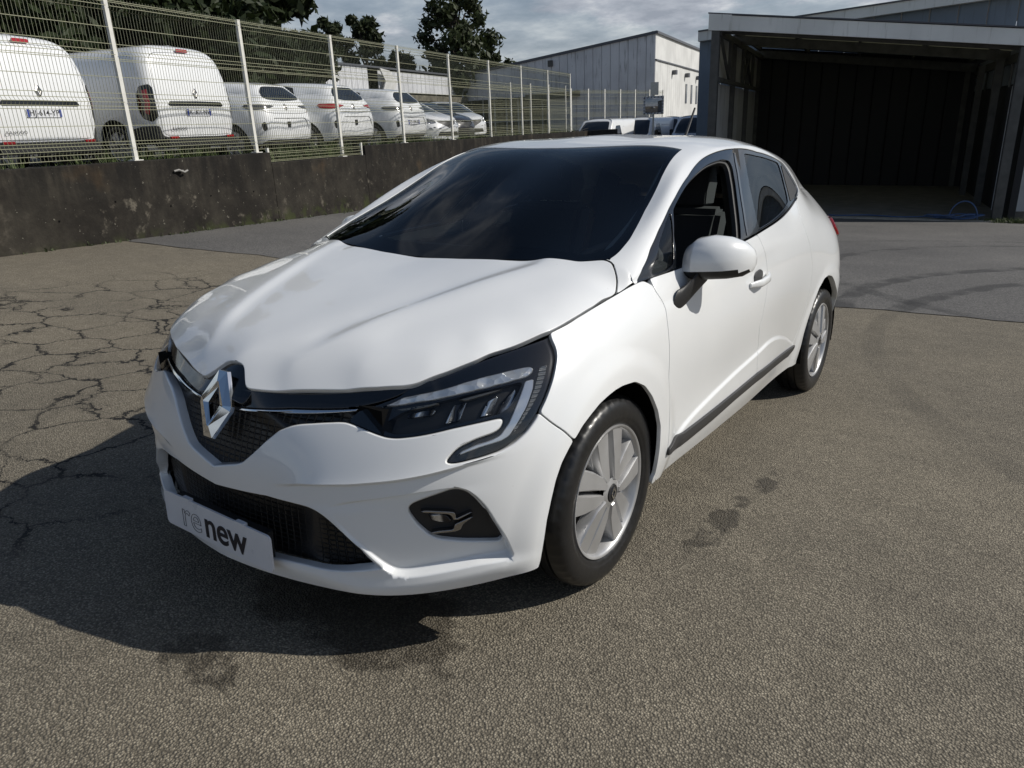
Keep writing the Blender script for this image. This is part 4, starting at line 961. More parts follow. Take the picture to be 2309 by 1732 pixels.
def ellip_loft(rings, n=20, power=2.3):
    V = []
    for (c, ex, ey, rx, ry0, ry1) in rings:
        c, ex, ey = map(lambda q: np.array(q, float), (c, ex, ey))
        for t in np.linspace(0, 2 * math.pi, n, endpoint=False):
            cs, sn = math.cos(t), math.sin(t); a = abs(cs) ** (2 / power) * (1 if cs >= 0 else -1); b = abs(sn) ** (2 / power) * (1 if sn >= 0 else -1)
            V.append(c + ex * a * rx + ey * b * (ry1 if b >= 0 else ry0))
    m = len(rings)
    F = [(i * n + k, i * n + (k + 1) % n, (i + 1) * n + (k + 1) % n, (i + 1) * n + k) for i in range(m - 1) for k in range(n)]
    F += [tuple(reversed(range(n))), tuple(range((m - 1) * n, m * n))]
    return V, F
def mirrors(car):
    for s in (1, -1):
        # housing: sections from the inner to the outer end
        st = [(.795, .585, .955, .020, .030, .040), (.812, .575, .962, .062, .050, .068), (.850, .572, .968, .082, .056, .092), (.900, .585, .972, .088, .056, .098), (.950, .605, .974, .080, .054, .090), (.990, .630, .976, .062, .048, .070), (1.012, .652, .978, .036, .034, .044), (1.020, .662, .979, .012, .014, .018)]
        rings = [((s * x, y, z), (0, 1, 0), (0, 0, 1), rx, r0, r1) for x, y, z, rx, r0, r1 in st]
        V, F = ellip_loft(rings)
        zc = lambda v: v[2] - (.948 + .07 * (abs(v[0]) - .80) * .55)
        up = [f for f in F if np.mean([zc(V[i]) for i in f]) >= -.004]; lo = [f for f in F if np.mean([zc(V[i]) for i in f]) < -.004]
        m = MB(); m.V = [tuple(v) for v in V]; m.F = up; body = m.build('door_mirror', 'paint', car, smooth=True)
        m = MB(); c = np.mean(V, 0); m.V = [tuple(c + (np.array(v) - c) * .985) for v in V]; m.F = lo; m.build('mirror_base', 'black_plastic', body, smooth=True)
        # foot down to the door
        m = MB()
        rr = [((s * .848, .43, .868), (0, 1, .25), (0, 0, 1), .052, .042, .036), ((s * .858, .455, .878), (0, 1, .2), (0, 0, 1), .046, .036, .034), ((s * .866, .50, .90), (0, 1, .1), (0, 0, 1), .046, .03, .032), ((s * .878, .545, .928), (0, 1, 0), (0, 0, 1), .055, .026, .03)]
        m.add(*ellip_loft(rr, 16)); m.build('mirror_foot', 'black_plastic', body, smooth=True)
        m = MB(); m.add([(s * x, .668, z) for x, z in ((.82, .93), (.99, .945), (.99, 1.03), (.83, 1.03))], [(0, 1, 2, 3)]); m.build('mirror_glass', 'chrome', body)
def handles(car):
    for s in (1, -1):
        q = [PL.eval(np.array([PL.uvof(i)]), 0)[0][0] for i in px('H', (800, 945), (835, 925), (875, 895), (908, 868))]
        m = MB(); off = [.006, .030, .034, .012]
        pts = [np.array([p[0] + o, p[1], p[2] - .004]) for p, o in zip(q, off)]
        pts = [pts[0] * (1 - t) + pts[1] * t for t in (0, .5)] + [pts[1] * (1 - t) + pts[2] * t for t in (0, .33, .66)] + [pts[2] * (1 - t) + pts[3] * t for t in (0, .5, 1)]
        V = []
        for i, p in enumerate(pts):
            k = math.sin(math.pi * (i + .6) / (len(pts) + .2)) ** .4
            V.append(((s * p[0], p[1], p[2]), (1, 0, 0), (0, -.1, 1), .010 * k, .019 * k, .017 * k))
        m.add(*ellip_loft(V, 14)); h = m.build('handle', 'paint', car, smooth=True)
        m = MB(); c = (pts[2] + pts[5]) / 2 - np.array([.030, 0, -.012])
        rr = [((s * (c[0] - .004), c[1], c[2]), (0, 1, .12), (0, -.12, 1), .055, .030, .030), ((s * (c[0] + .0015), c[1], c[2]), (0, 1, .12), (0, -.12, 1), .052, .027, .027)]
        m.add(*ellip_loft(rr, 24)); m.build('handle_recess', 'grey_plastic', h, smooth=True)

def text_mesh(body, size, font_scale=(1, 1), outline=False, ext=.0006, bevel=0.0, spacing=1.0, off=0.0):
    cu = bpy.data.curves.new('text', 'FONT'); cu.body = body; cu.size = size; cu.align_x = 'CENTER'; cu.align_y = 'CENTER'; cu.space_character = spacing
    cu.resolution_u = 6
    if outline: cu.fill_mode = 'NONE'; cu.bevel_depth = bevel; cu.bevel_resolution = 0
    else: cu.fill_mode = 'FRONT'; cu.extrude = ext; cu.offset = off
    o = bpy.data.objects.new('text', cu); COL.objects.link(o)
    dg = bpy.context.evaluated_depsgraph_get(); me = bpy.data.meshes.new_from_object(o.evaluated_get(dg))
    bpy.data.objects.remove(o); bpy.data.curves.remove(cu); return me
def place_text(name, me, mat, parent, o, ex, ez):
    ex, ez = Vector(ex).normalized(), Vector(ez).normalized(); ey = ex.cross(ez)
    x = new_obj(name, me, mat, parent)
    x.matrix_local = Matrix([[ex[0], ez[0], ey[0], o[0]], [ex[1], ez[1], ey[1], o[1]], [ex[2], ez[2], ey[2], o[2]], [0, 0, 0, 1]])
    return x
def rounded_rect(w, h, r, n=5):
    P = []
    for cx, cy, a0 in ((w / 2 - r, h / 2 - r, 0), (-w / 2 + r, h / 2 - r, 90), (-w / 2 + r, -h / 2 + r, 180), (w / 2 - r, -h / 2 + r, 270)):
        P += [(cx + r * math.cos(math.radians(a0 + 90 * k / n)), cy + r * math.sin(math.radians(a0 + 90 * k / n))) for k in range(n + 1)]
    return P
def plate_front(car):
    o = np.array([0, -.848, .2855]); ez = np.array([0, -.01, 1.0]); ez /= np.linalg.norm(ez); ex = np.array([1.0, 0, 0]); ey = np.cross(ex, ez)
    m = MB(); m.prism(rounded_rect(.522, .112, .014), 0, .006, (o + ey * 0, ex, ez, ey))
    pl = m.build('number_plate', 'plate_white', car)
    for x in (-.135, .13):
        m = MB(); m.box(o + ex * x + ez * .057 + ey * .002, (.040, .014, .008)); m.build('clip', 'plate_white', pl)
    m = MB(); m.box(o + ez * 0 - ey * .02, (.44, .03, .09)); m.build('plate_bracket', 'black_plastic', pl)
    # the word: two outlined and three solid letters
    S = .123; k = 1.0
    tx = lambda s_, x, outl: place_text('lettering', text_mesh(s_, S, outline=outl, bevel=.0007, spacing=.98, off=.0 if outl else .0016), 'ink', pl, o + ex * x - ez * .001 + ey * .0072, ex, ez)
    tx('re', -.120, True); tx('new', .050, False)
def wipers(car):
    for x0, x1 in ((.46, -.05), (-.10, -.58)):
        m = MB(); a = PU.eval(np.array([PU.uvof(('t', abs(x0), .16 if abs(x0) > .3 else .10))]))[0][0]; b = PU.eval(np.array([PU.uvof(('t', abs(x1), .17 if abs(x1) > .3 else .12))]))[0][0]
        a[0] *= np.sign(x0) ; b[0] *= np.sign(x1) or 1
        m.bar(a + [0, -.05, -.012], b + [0, -.04, -.010], .012, .012); m.build('wiper', 'black_plastic', car)
CAR = build_clio()
# ------------------------------------------------------------------ ground
CW = M3 @ CAM_C
def polar(azd, d, z=0.0):
    a = math.radians(azd); return np.array([CW[0] + d * math.sin(a), CW[1] + d * math.cos(a), z])
FP, FD, FN = np.array([-8.45, 3.66]), np.array([-0.2333, 0.9724]), np.array([-0.9724, -0.2333])   # fence line: point, direction, away from the yard
def fpt(s, t=0.0, z=0.0): q = FP + FD * s + FN * t; return np.array([q[0], q[1], z])
def zg(x, y):
    x = np.asarray(x, float); y = np.asarray(y, float)
    yc = np.where(y > 19.5, 19.5 + (y - 19.5) * .1, y); yc = np.maximum(yc, -14)
    z = -.00667 * x - .05997 * yc
    rel = np.stack([x - FP[0], y - FP[1]], -1); s = rel @ FD; t = -(rel @ FN)
    rise = np.clip(.325 + .016 * s, .2, .6) * (1 - sstep(.2, 4.6, t))
    z = z + rise * sstep(-16, -6, s) * (1 - sstep(16, 24, s))
    far = sstep(21, 31, y) * sstep(-6.5, -10, x)
    return z * (1 - far) + -.28 * far
def build_ground():
    xs = np.concatenate([[-400, -200, -100, -60, -40, -28, -20], np.arange(-16, 12.01, .5), [14, 18, 24, 32, 45, 70, 120, 250, 400]])
    ys = np.concatenate([[-200, -80, -40, -25, -18], np.arange(-14, 34.01, .5), [37, 42, 50, 60, 80, 110, 160, 250, 500]])
    X, Y = np.meshgrid(xs, ys, indexing='ij'); Z = zg(X, Y)
    n = len(ys); V = np.c_[X.ravel(), Y.ravel(), Z.ravel()]
    F = [(i * n + j, (i + 1) * n + j, (i + 1) * n + j + 1, i * n + j + 1) for i in range(len(xs) - 1) for j in range(n - 1)]
    t = NT('worn_asphalt'); b = t.bsdf(Roughness=.86); p = t.pos(); b.inputs['Specular IOR Level'].default_value = .35
    v = t.n('ShaderNodeTexVoronoi', Scale=150.0); t.l(p, v.inputs['Vector'])
    v2 = t.n('ShaderNodeTexVoronoi', Scale=210.0); t.l(p, v2.inputs['Vector'])
    hsv = t.n('ShaderNodeSeparateColor'); t.l(v.outputs['Color'], hsv.inputs[0])
    stone = t.ramp(hsv.outputs[0], [(0.0, (.145, .128, .098)), (.30, (.195, .172, .132)), (.62, (.245, .216, .165)), (.86, (.295, .262, .20)), (1.0, (.37, .33, .255))])
    fill = t.ramp(t.noise(p, 260, 3), [(.3, (.085, .075, .058)), (.7, (.15, .132, .10))])
    m = t.maprange(v.outputs['Distance'], .38, .66, 0, 1)
    c = t.mix(m, stone, fill)
    big = t.ramp(t.noise(p, .55, 6, .6), [(.3, (.86, .86, .87)), (.7, (1.12, 1.11, 1.09))]); c = t.mix(1.0, c, big, 'MULTIPLY')
    med = t.ramp(t.noise(p, 6.0, 5, .65), [(.3, (.86, .86, .86)), (.7, (1.10, 1.10, 1.10))]); c = t.mix(1.0, c, med, 'MULTIPLY')
    sep = t.n('ShaderNodeSeparateXYZ'); t.l(p, sep.inputs[0]); px_, py_ = sep.outputs[0], sep.outputs[1]
    # wandering cracks on the left half
    dv = t.n('ShaderNodeVectorMath'); dv.operation = 'ADD'; nz = t.n('ShaderNodeTexNoise', Scale=2.2, Detail=7, Roughness=.68); t.l(p, nz.inputs['Vector'])
    sc = t.n('ShaderNodeVectorMath'); sc.operation = 'SCALE'; sc.inputs['Scale'].default_value = .42; t.l(nz.outputs['Color'], sc.inputs[0])
    t.l(p, dv.inputs[0]); t.l(sc.outputs[0], dv.inputs[1])
    ck = t.n('ShaderNodeTexVoronoi', Scale=2.3); ck.feature = 'DISTANCE_TO_EDGE'; t.l(dv.outputs[0], ck.inputs['Vector'])
    wid = t.maprange(t.noise(p, 1.3, 4), .36, .64, .003, .026)
    cr = t.math('LESS_THAN', ck.outputs['Distance'], wid)
    halo = t.maprange(ck.outputs['Distance'], .0, .07, .32, 0)
    area = t.math('MULTIPLY', t.maprange(px_, -.75, -1.15, 0, 1), t.maprange(px_, -6.4, -5.2, 0, 1))
    area = t.math('MULTIPLY', area, t.maprange(py_, 3.4, 2.2, 0, 1)); area = t.math('MULTIPLY', area, t.maprange(t.noise(p, .55, 3), .36, .44))
    cr = t.math('MULTIPLY', cr, area); halo = t.math('MULTIPLY', halo, area)
    c = t.mix(halo, c, (.05, .045, .038)); c = t.mix(cr, c, (.012, .011, .010))
    # one finer crack in front of the bumper
    # wet and oily drips around the front wheel, along the sill and in front
    def blob(cx, cy, rx, ry, thr=.52, scale=9.0):
        dx = t.math('DIVIDE', t.math('SUBTRACT', px_, cx), rx); dy = t.math('DIVIDE', t.math('SUBTRACT', py_, cy), ry)
        r = t.math('SQRT', t.math('ADD', t.math('MULTIPLY', dx, dx), t.math('MULTIPLY', dy, dy)))
        f = t.maprange(r, .2, 1.0, 1, 0)
        q = t.math('ADD', t.math('MULTIPLY', f, .42), t.math('MULTIPLY', t.noise(p, scale, 5, .62), .62))
        return t.maprange(q, thr, thr + .07)
    w = blob(1.00, .55, .14, .75, .66); w = t.math('MAXIMUM', w, blob(.30, -.60, .75, .42, .58, 5)); w = t.math('MAXIMUM', w, blob(.15, -1.02, .42, .20, .66, 11)); w = t.math('MAXIMUM', w, blob(1.03, 1.05, .12, .4, .68))
    wetm = t.math('MULTIPLY', w, .72)
    c = t.mix(wetm, c, t.mix(1.0, c, (.25, .24, .23), 'MULTIPLY'))
    # tyre arcs
    for cx, cy, r0 in ((6.3, 5.1, 5.5),):
        dx = t.math('SUBTRACT', px_, cx); dy = t.math('SUBTRACT', py_, cy)
        r = t.math('SQRT', t.math('ADD', t.math('MULTIPLY', dx, dx), t.math('MULTIPLY', dy, dy)))
        e = t.math('ABSOLUTE', t.math('SUBTRACT', r, r0)); k = t.math('MULTIPLY', t.maprange(e, .05, .10, .22, 0), t.maprange(t.noise(p, 3.0, 4), .35, .6))
        c = t.mix(k, c, (.02, .02, .02))
    t.l(c, b.inputs['Base Color'])
    t.l(t.math('SUBTRACT', .88, t.math('MULTIPLY', wetm, .45)), b.inputs['Roughness'])
    h = t.math('SUBTRACT', 1.0, t.math('MULTIPLY', v.outputs['Distance'], 1.3)); h = t.math('ADD', h, t.math('MULTIPLY', hsv.outputs[1], .35)); h = t.math('SUBTRACT', h, t.math('MULTIPLY', cr, 2.5))
    t.l(t.bump(h, .85, .0042), b.inputs['Normal'])
    g = mesh_from('ground', V, F, True); structure(new_obj('ground', g, t.m))
    # newer, darker asphalt beyond a seam
    t = NT('newer_asphalt'); b = t.bsdf(Roughness=.82); p = t.pos(); b.inputs['Specular IOR Level'].default_value = .4
    v = t.n('ShaderNodeTexVoronoi', Scale=120.0); t.l(p, v.inputs['Vector']); sp = t.n('ShaderNodeSeparateColor'); t.l(v.outputs['Color'], sp.inputs[0])
    c = t.ramp(sp.outputs[0], [(0, (.052, .050, .048)), (.5, (.105, .102, .098)), (1, (.175, .168, .158))])
    c = t.mix(1.0, c, t.ramp(t.noise(p, .5, 6, .6), [(.3, (.78, .78, .79)), (.7, (1.2, 1.19, 1.17))]), 'MULTIPLY')
    sep = t.n('ShaderNodeSeparateXYZ'); t.l(p, sep.inputs[0]); px_, py_ = sep.outputs[0], sep.outputs[1]
    for cx, cy, r0, wd, st in ((5.2, 6.3, 4.92, .14, .62), (6.3, 5.1, 5.5, .14, .6), (3.6, 9.3, 4.2, .13, .5), (3.2, 8.4, 5.6, .13, .3)):
        dx = t.math('SUBTRACT', px_, cx); dy = t.math('SUBTRACT', py_, cy)
        r = t.math('SQRT', t.math('ADD', t.math('MULTIPLY', dx, dx), t.math('MULTIPLY', dy, dy)))
        e = t.math('ABSOLUTE', t.math('SUBTRACT', t.math('ADD', r, t.math('MULTIPLY', t.noise(p, 1.2, 2), .25)), r0 + .12)); k = t.math('MULTIPLY', t.maprange(e, wd * .55, wd, st, 0), t.maprange(t.noise(p, 2.4, 4), .32, .6))
        c = t.mix(k, c, (.012, .012, .0125))
    t.l(c, b.inputs['Base Color']); t.l(t.bump(t.math('SUBTRACT', 1.0, v.outputs['Distance']), .5, .003), b.inputs['Normal'])
    seam = [(-13.6, 25), (-8.36, 3.2), (-7.77, 3.21), (-7.36, 3.28), (-6.96, 3.46), (-6.61, 3.66), (-6.23, 3.92), (-4.5, 4.5), (-2.2, 5.05), (.3, 5.47), (.9, 5.6), (1.8, 5.66), (4, 5.8), (8, 6.2), (14, 6.8)]
    sx = np.linspace(-13.6, 14, 130); sy = np.interp(sx, [q[0] for q in seam], [q[1] for q in seam]) + rng.normal(0, .018, len(sx))
    V, F = [], []; m = 26
    for x, y in zip(sx, sy):
        tt = np.linspace(0, 1, m) ** 1.6
        y1 = 18.9 if x > -6 else 26
        for q in tt:
            yy = y + (y1 - y) * q; V.append((x, yy, float(zg(x, yy)) + .006))
    for i in range(len(sx) - 1):
        for j in range(m - 1): F.append((i * m + j, (i + 1) * m + j, (i + 1) * m + j + 1, i * m + j + 1))
    structure(new_obj('asphalt_patch', mesh_from('asphalt_patch', V, F, True), t.m))
build_ground()

# ------------------------------------------------------------------ retaining wall, fence, upper parking level
def concrete_mat():
    t = NT('stained_concrete'); b = t.bsdf(Roughness=.93); p = t.pos(); b.inputs['Specular IOR Level'].default_value = .2
    base = t.ramp(t.noise(p, 1.6, 8, .7), [(.25, (.011, .0098, .0082)), (.45, (.023, .020, .0165)), (.62, (.044, .039, .031)), (.80, (.12, .105, .085))])
    mp = t.n('ShaderNodeMapping'); mp.inputs['Scale'].default_value = (3.2, 3.2, .45); t.l(p, mp.inputs[0])
    st = t.maprange(t.noise(mp.outputs[0], 1.6, 6, .65), .42, .62, .75, 0)
    sep = t.n('ShaderNodeSeparateXYZ'); t.l(p, sep.inputs[0])
    top = t.maprange(sep.outputs[2], .5, 1.2, .25, 1.0)
    c = t.mix(t.math('MULTIPLY', st, top), base, (.010, .0095, .009))
    rust = t.maprange(t.noise(p, .8, 4), .58, .72, 0, .55); c = t.mix(rust, c, (.075, .046, .022))
    pale = t.maprange(t.noise(p, 2.6, 8, .72), .575, .70, 0, .75); c = t.mix(t.math('MULTIPLY', pale, t.maprange(sep.outputs[2], 1.15, .6)), c, (.17, .152, .12))
    lich = t.math('GREATER_THAN', t.noise(p, 17, 3), .70); c = t.mix(t.math('MULTIPLY', lich, .55), c, (.22, .21, .17))
    moss = t.math('MULTIPLY', t.maprange(t.noise(p, 5, 4), .45, .62), t.maprange(sep.outputs[2], .34, .05, 0, .7)); c = t.mix(moss, c, (.045, .055, .018))
    t.l(c, b.inputs['Base Color']); t.l(t.bump(t.noise(p, 22, 6, .7), .55, .02), b.inputs['Normal']); return t.m
MAT['concrete'] = concrete_mat()
MAT['post'] = simple('post_paint', (.66, .65, .60), .5, grain=.10, gscale=9)
MAT['wire'] = simple('wire', (.30, .30, .20), .5, metal=.2)
MAT['steel'] = simple('steel', (.45, .45, .44), .4, metal=.8, grain=.15, gscale=12)
def frame3(s, t=0.0, z=0.0): return fpt(s, t, z)
def build_wall():
    w = empty('retaining_wall', 'dark stained concrete retaining wall under the mesh fence', 'wall', loc=fpt(0, -.1, 0))
    w.matrix_world
    o = np.array(w.location)
    def sec(s0, s1, ztop):
        n = max(2, int((s1 - s0) / .5)); V = []
        for s in np.linspace(s0, s1, n):
            f, bk = fpt(s, -.10), fpt(s, .20); zb = float(zg(f[0], f[1])) - .25
            for q, z in ((f, zb), (f, ztop - .012), (fpt(s, -.088), ztop), (bk, ztop), (bk, .2)): V.append((q[0] - o[0], q[1] - o[1], z))
        F = [(i * 5 + k, (i + 1) * 5 + k, (i + 1) * 5 + k + 1, i * 5 + k + 1) for i in range(n - 1) for k in range(4)] + [(4, 3, 2, 1, 0), tuple((n - 1) * 5 + k for k in range(5))]
        m = MB(); m.add(V, F); m.build('wall_section', 'concrete', w)
    sec(-12, 2.635, 1.19); sec(2.645, 5.51, 1.02); sec(5.52, 12.0, 1.20); sec(12.008, 26, 1.21)
    cl = MB()
    q = fpt(.60, -.125, 1.02) - o
    cl.box(q, (.03, .12, .02), rz=0); cl.tube([q + [.02, -.09, .0], q + [.03, -.02, .015], q + [.03, .06, -.02], q + [.02, .12, .0]], .014, 8); cl.build('pipe_bracket', simple('dull_steel', (.30, .29, .27), .7), w, smooth=True)
    for s, z in ((-.55, .70), (.35, .55), (1.15, .62), (-1.4, .55), (2.1, .60)):
        m = MB(); c = fpt(s, -.101, z) - o; m.tube([c + [.004, 0, 0], c - [.02, 0, 0]], .013, 10); m.build('tie_hole', 'void', w, smooth=True)
    # upper level behind the wall
    t = NT('upper_lot'); b = t.bsdf(Roughness=.9); p = t.pos()
    t.l(t.ramp(t.noise(p, 3, 7, .65), [(.3, (.05, .048, .045)), (.7, (.11, .105, .095))]), b.inputs['Base Color'])
    V = [fpt(-40, .2, 1.0), fpt(40, .2, 1.0), fpt(60, 60, .95), fpt(-40, 70, 1.1)]
    structure(new_obj('upper_parking', mesh_from('upper_parking', V, [(0, 1, 2, 3)]), t.m))
build_wall()

def wire_panel(width, height, bends):
    """welded mesh panel in local xz (x along the fence), folds stand out along y"""
    m = MB(); r = .0032
    def fold(z):
        for zb in bends:
            if abs(z - zb) < .05: return .030 * (1 - abs(z - zb) / .05)
        return 0.0
    zs = sorted(set([0.0, height + .03] + [zb + d for zb in bends for d in (-.05, 0, .05)])); zs = [z for z in zs if 0 <= z <= height + .031]
    for x in np.arange(.02, width - .01, .05):
        pts = [(x, -fold(z), z) for z in zs]
        for a, b in zip(pts[:-1], pts[1:]): 
            P = []
            for q in (a, b):
                for k in range(3):
                    an = 2 * math.pi * k / 3; P.append((q[0] + r * math.cos(an), q[1] + r * math.sin(an), q[2]))
            m.add(P, [(0, 1, 4, 3), (1, 2, 5, 4), (2, 0, 3, 5)])
    hz = list(np.arange(.01, height, .2)) + [zb + d for zb in bends for d in (-.05, .0, .05)] + [height]
    for z in hz:
        if 0 <= z <= height: m.bar((0, -fold(z) - .004, z), (width, -fold(z) - .004, z), .0072, .0072)
    me = mesh_from('mesh_panel', m.V, m.F); me.materials.append(MAT['wire']); return me
def post_mesh(h, wd=.06):
    m = MB(); m.box((0, 0, h / 2), (wd, .045, h)); m.box((.0, 0, .006), (wd + .09, .12, .012)); m.box((0, 0, h + .006), (wd + .008, .053, .012))
    for x in (-.05, .05): m.box((x, .04, .016), (.014, .014, .012))
    o = m.build('post', 'post', None)
    class K: pass
    k = K(); k.data = o.data; bpy.data.objects.remove(o); return k
FRZ = math.atan2(FD[1], FD[0])
def build_fence():
    fence = empty('mesh_fence', 'long welded-mesh fence with pale posts along the top of the concrete wall', 'fence', loc=fpt(0, 0, 1.19), rot=(0, 0, FRZ))
    pm = post_mesh(1.98).data
    wp = wire_panel(2.37, 1.93, (.12, .70, 1.28, 1.86))
    S = 2.43
    for k in range(-2, 9):
        p = new_obj('post', pm, None, fence); p.location = (k * S, 0, -.17 if k == 2 else .005); p.scale = (1, 1, 1.085 if k == 2 else 1)
        if k < 8:
            q = new_obj('mesh_panel', wp, None, fence); q.location = (k * S + .03, -.01, .05)
    # low filler strip over the notch in the wall
    lp = wire_panel(2.78, .16, (.08,)); q = new_obj('mesh_panel', lp, None, fence); q.location = (2.69, -.03, -.16)
    for s in (2.66, 5.49):
        m = MB(); m.box((s, -.03, -.05), (.04, .04, .24)); m.build('short_post', 'post', fence)
    # two more runs of the same kind farther back
    f2 = empty('mesh_fence', 'distant mesh fence run in front of the grey gable, above the parked vans', 'fence', loc=polar(-31.2, 40, 1.2))
    a, b = polar(-31.2, 40), polar(-24.6, 47); d = (b - a) / np.linalg.norm(b - a); f2.rotation_euler = (0, 0, math.atan2(d[1], d[0])); L = np.linalg.norm(b - a); n = 6
    pm2 = post_mesh(2.0, .07).data
    w2 = wire_panel(L / n - .06, 1.9, (.12, .7, 1.28, 1.8))
    for k in range(n + 1):
        p = new_obj('post', pm2, None, f2); p.location = (L / n * k, 0, 0)
        if k < n: q = new_obj('mesh_panel', w2, None, f2); q.location = (L / n * k + .03, 0, .04)
    m = MB(); m.box((L / 2, 0, -.8), (L + .2, .2, 1.58)); m.build('footing', 'concrete', f2)
    f3 = empty('mesh_fence', 'distant mesh fence run standing behind the far end of the long fence', 'fence', loc=polar(-37.2, 31, 1.0))
    a, b = polar(-37.2, 31), polar(-31.6, 37); d = (b - a) / np.linalg.norm(b - a); f3.rotation_euler = (0, 0, math.atan2(d[1], d[0])); L = np.linalg.norm(b - a); n = 4
    for k in range(n + 1):
        p = new_obj('post', pm2, None, f3); p.location = (L / n * k, 0, 0); p.scale = (1, 1, 1.1)
        if k < n: q = new_obj('mesh_panel', w2, None, f3); q.location = (L / n * k + .03, 0, .1); q.scale = ((L / n - .06) / (np.linalg.norm(polar(-31.2, 40) - polar(-24.6, 47)) / 6 - .06), 1, 1.05)
build_fence()

# ------------------------------------------------------------------ grass
def grass_tufts(name, pts, h, col, label, cat, seed=1, blades=9):
    r = np.random.default_rng(seed); V, F = [], []
    for (x, y, z, k) in pts:
        for _ in range(blades):
            a = r.uniform(0, 2 * math.pi); rr = r.uniform(0, .06); hh = h * k * r.uniform(.5, 1.2); bx, by = x + rr * math.cos(a), y + rr * math.sin(a)
            la = r.uniform(0, 2 * math.pi); le = r.uniform(.1, .6) * hh; w_ = .006 + .004 * r.random(); b = len(V)
            c, s = math.cos(la + 1.57) * w_, math.sin(la + 1.57) * w_
            V += [(bx - c, by - s, z), (bx + c, by + s, z), (bx + math.cos(la) * le * .4 - c * .7, by + math.sin(la) * le * .4 - s * .7, z + hh * .6), (bx + math.cos(la) * le * .4 + c * .7, by + math.sin(la) * le * .4 + s * .7, z + hh * .6), (bx + math.cos(la) * le, by + math.sin(la) * le, z + hh)]
            F += [(b, b + 1, b + 3, b + 2), (b + 2, b + 3, b + 4)]
    t = NT(name + '_mat'); bs = t.bsdf(Roughness=.7)
    t.l(t.ramp(t.noise(t.pos(), 3.0, 4), [(.3, tuple(q * .6 for q in col)), (.7, tuple(q * 1.35 for q in col))]), bs.inputs['Base Color'])
    return stuff(new_obj(name, mesh_from(name, V, F), t.m), label, cat)
r_ = np.random.default_rng(3)
pts = []
for s in np.arange(-6, 22, .035):
    for _ in range(2):
        if r_.random() < .35 + .5 * (math.sin(s * 1.7) > -.2): q = fpt(s + r_.normal(0, .03), .28 + abs(r_.normal(0, .22))); pts.append((q[0], q[1], 1.0, r_.uniform(.6, 1.5)))
grass_tufts('grass', pts, .24, (.075, .105, .028), 'rough green grass growing behind the wall at the foot of the fence', 'grass', 1)
pts = []
for s in np.arange(-6, 14, .05):
    if r_.random() < .30: q = fpt(s, -.12 - abs(r_.normal(0, .03))); pts.append((q[0], q[1], float(zg(q[0], q[1])), r_.uniform(.2, .9)))
grass_tufts('weeds', pts, .07, (.06, .075, .03), 'small weeds sprouting where the concrete wall meets the asphalt', 'weeds', 2, 6)
pts = [(1.05 + r_.normal(0, .28), 19.0 + r_.normal(0, .10), -1.15, r_.uniform(.5, 1.2)) for _ in range(150)]
grass_tufts('weeds', pts, .12, (.075, .10, .03), 'weeds growing at the foot of the right wash bay post', 'weeds', 4, 6)

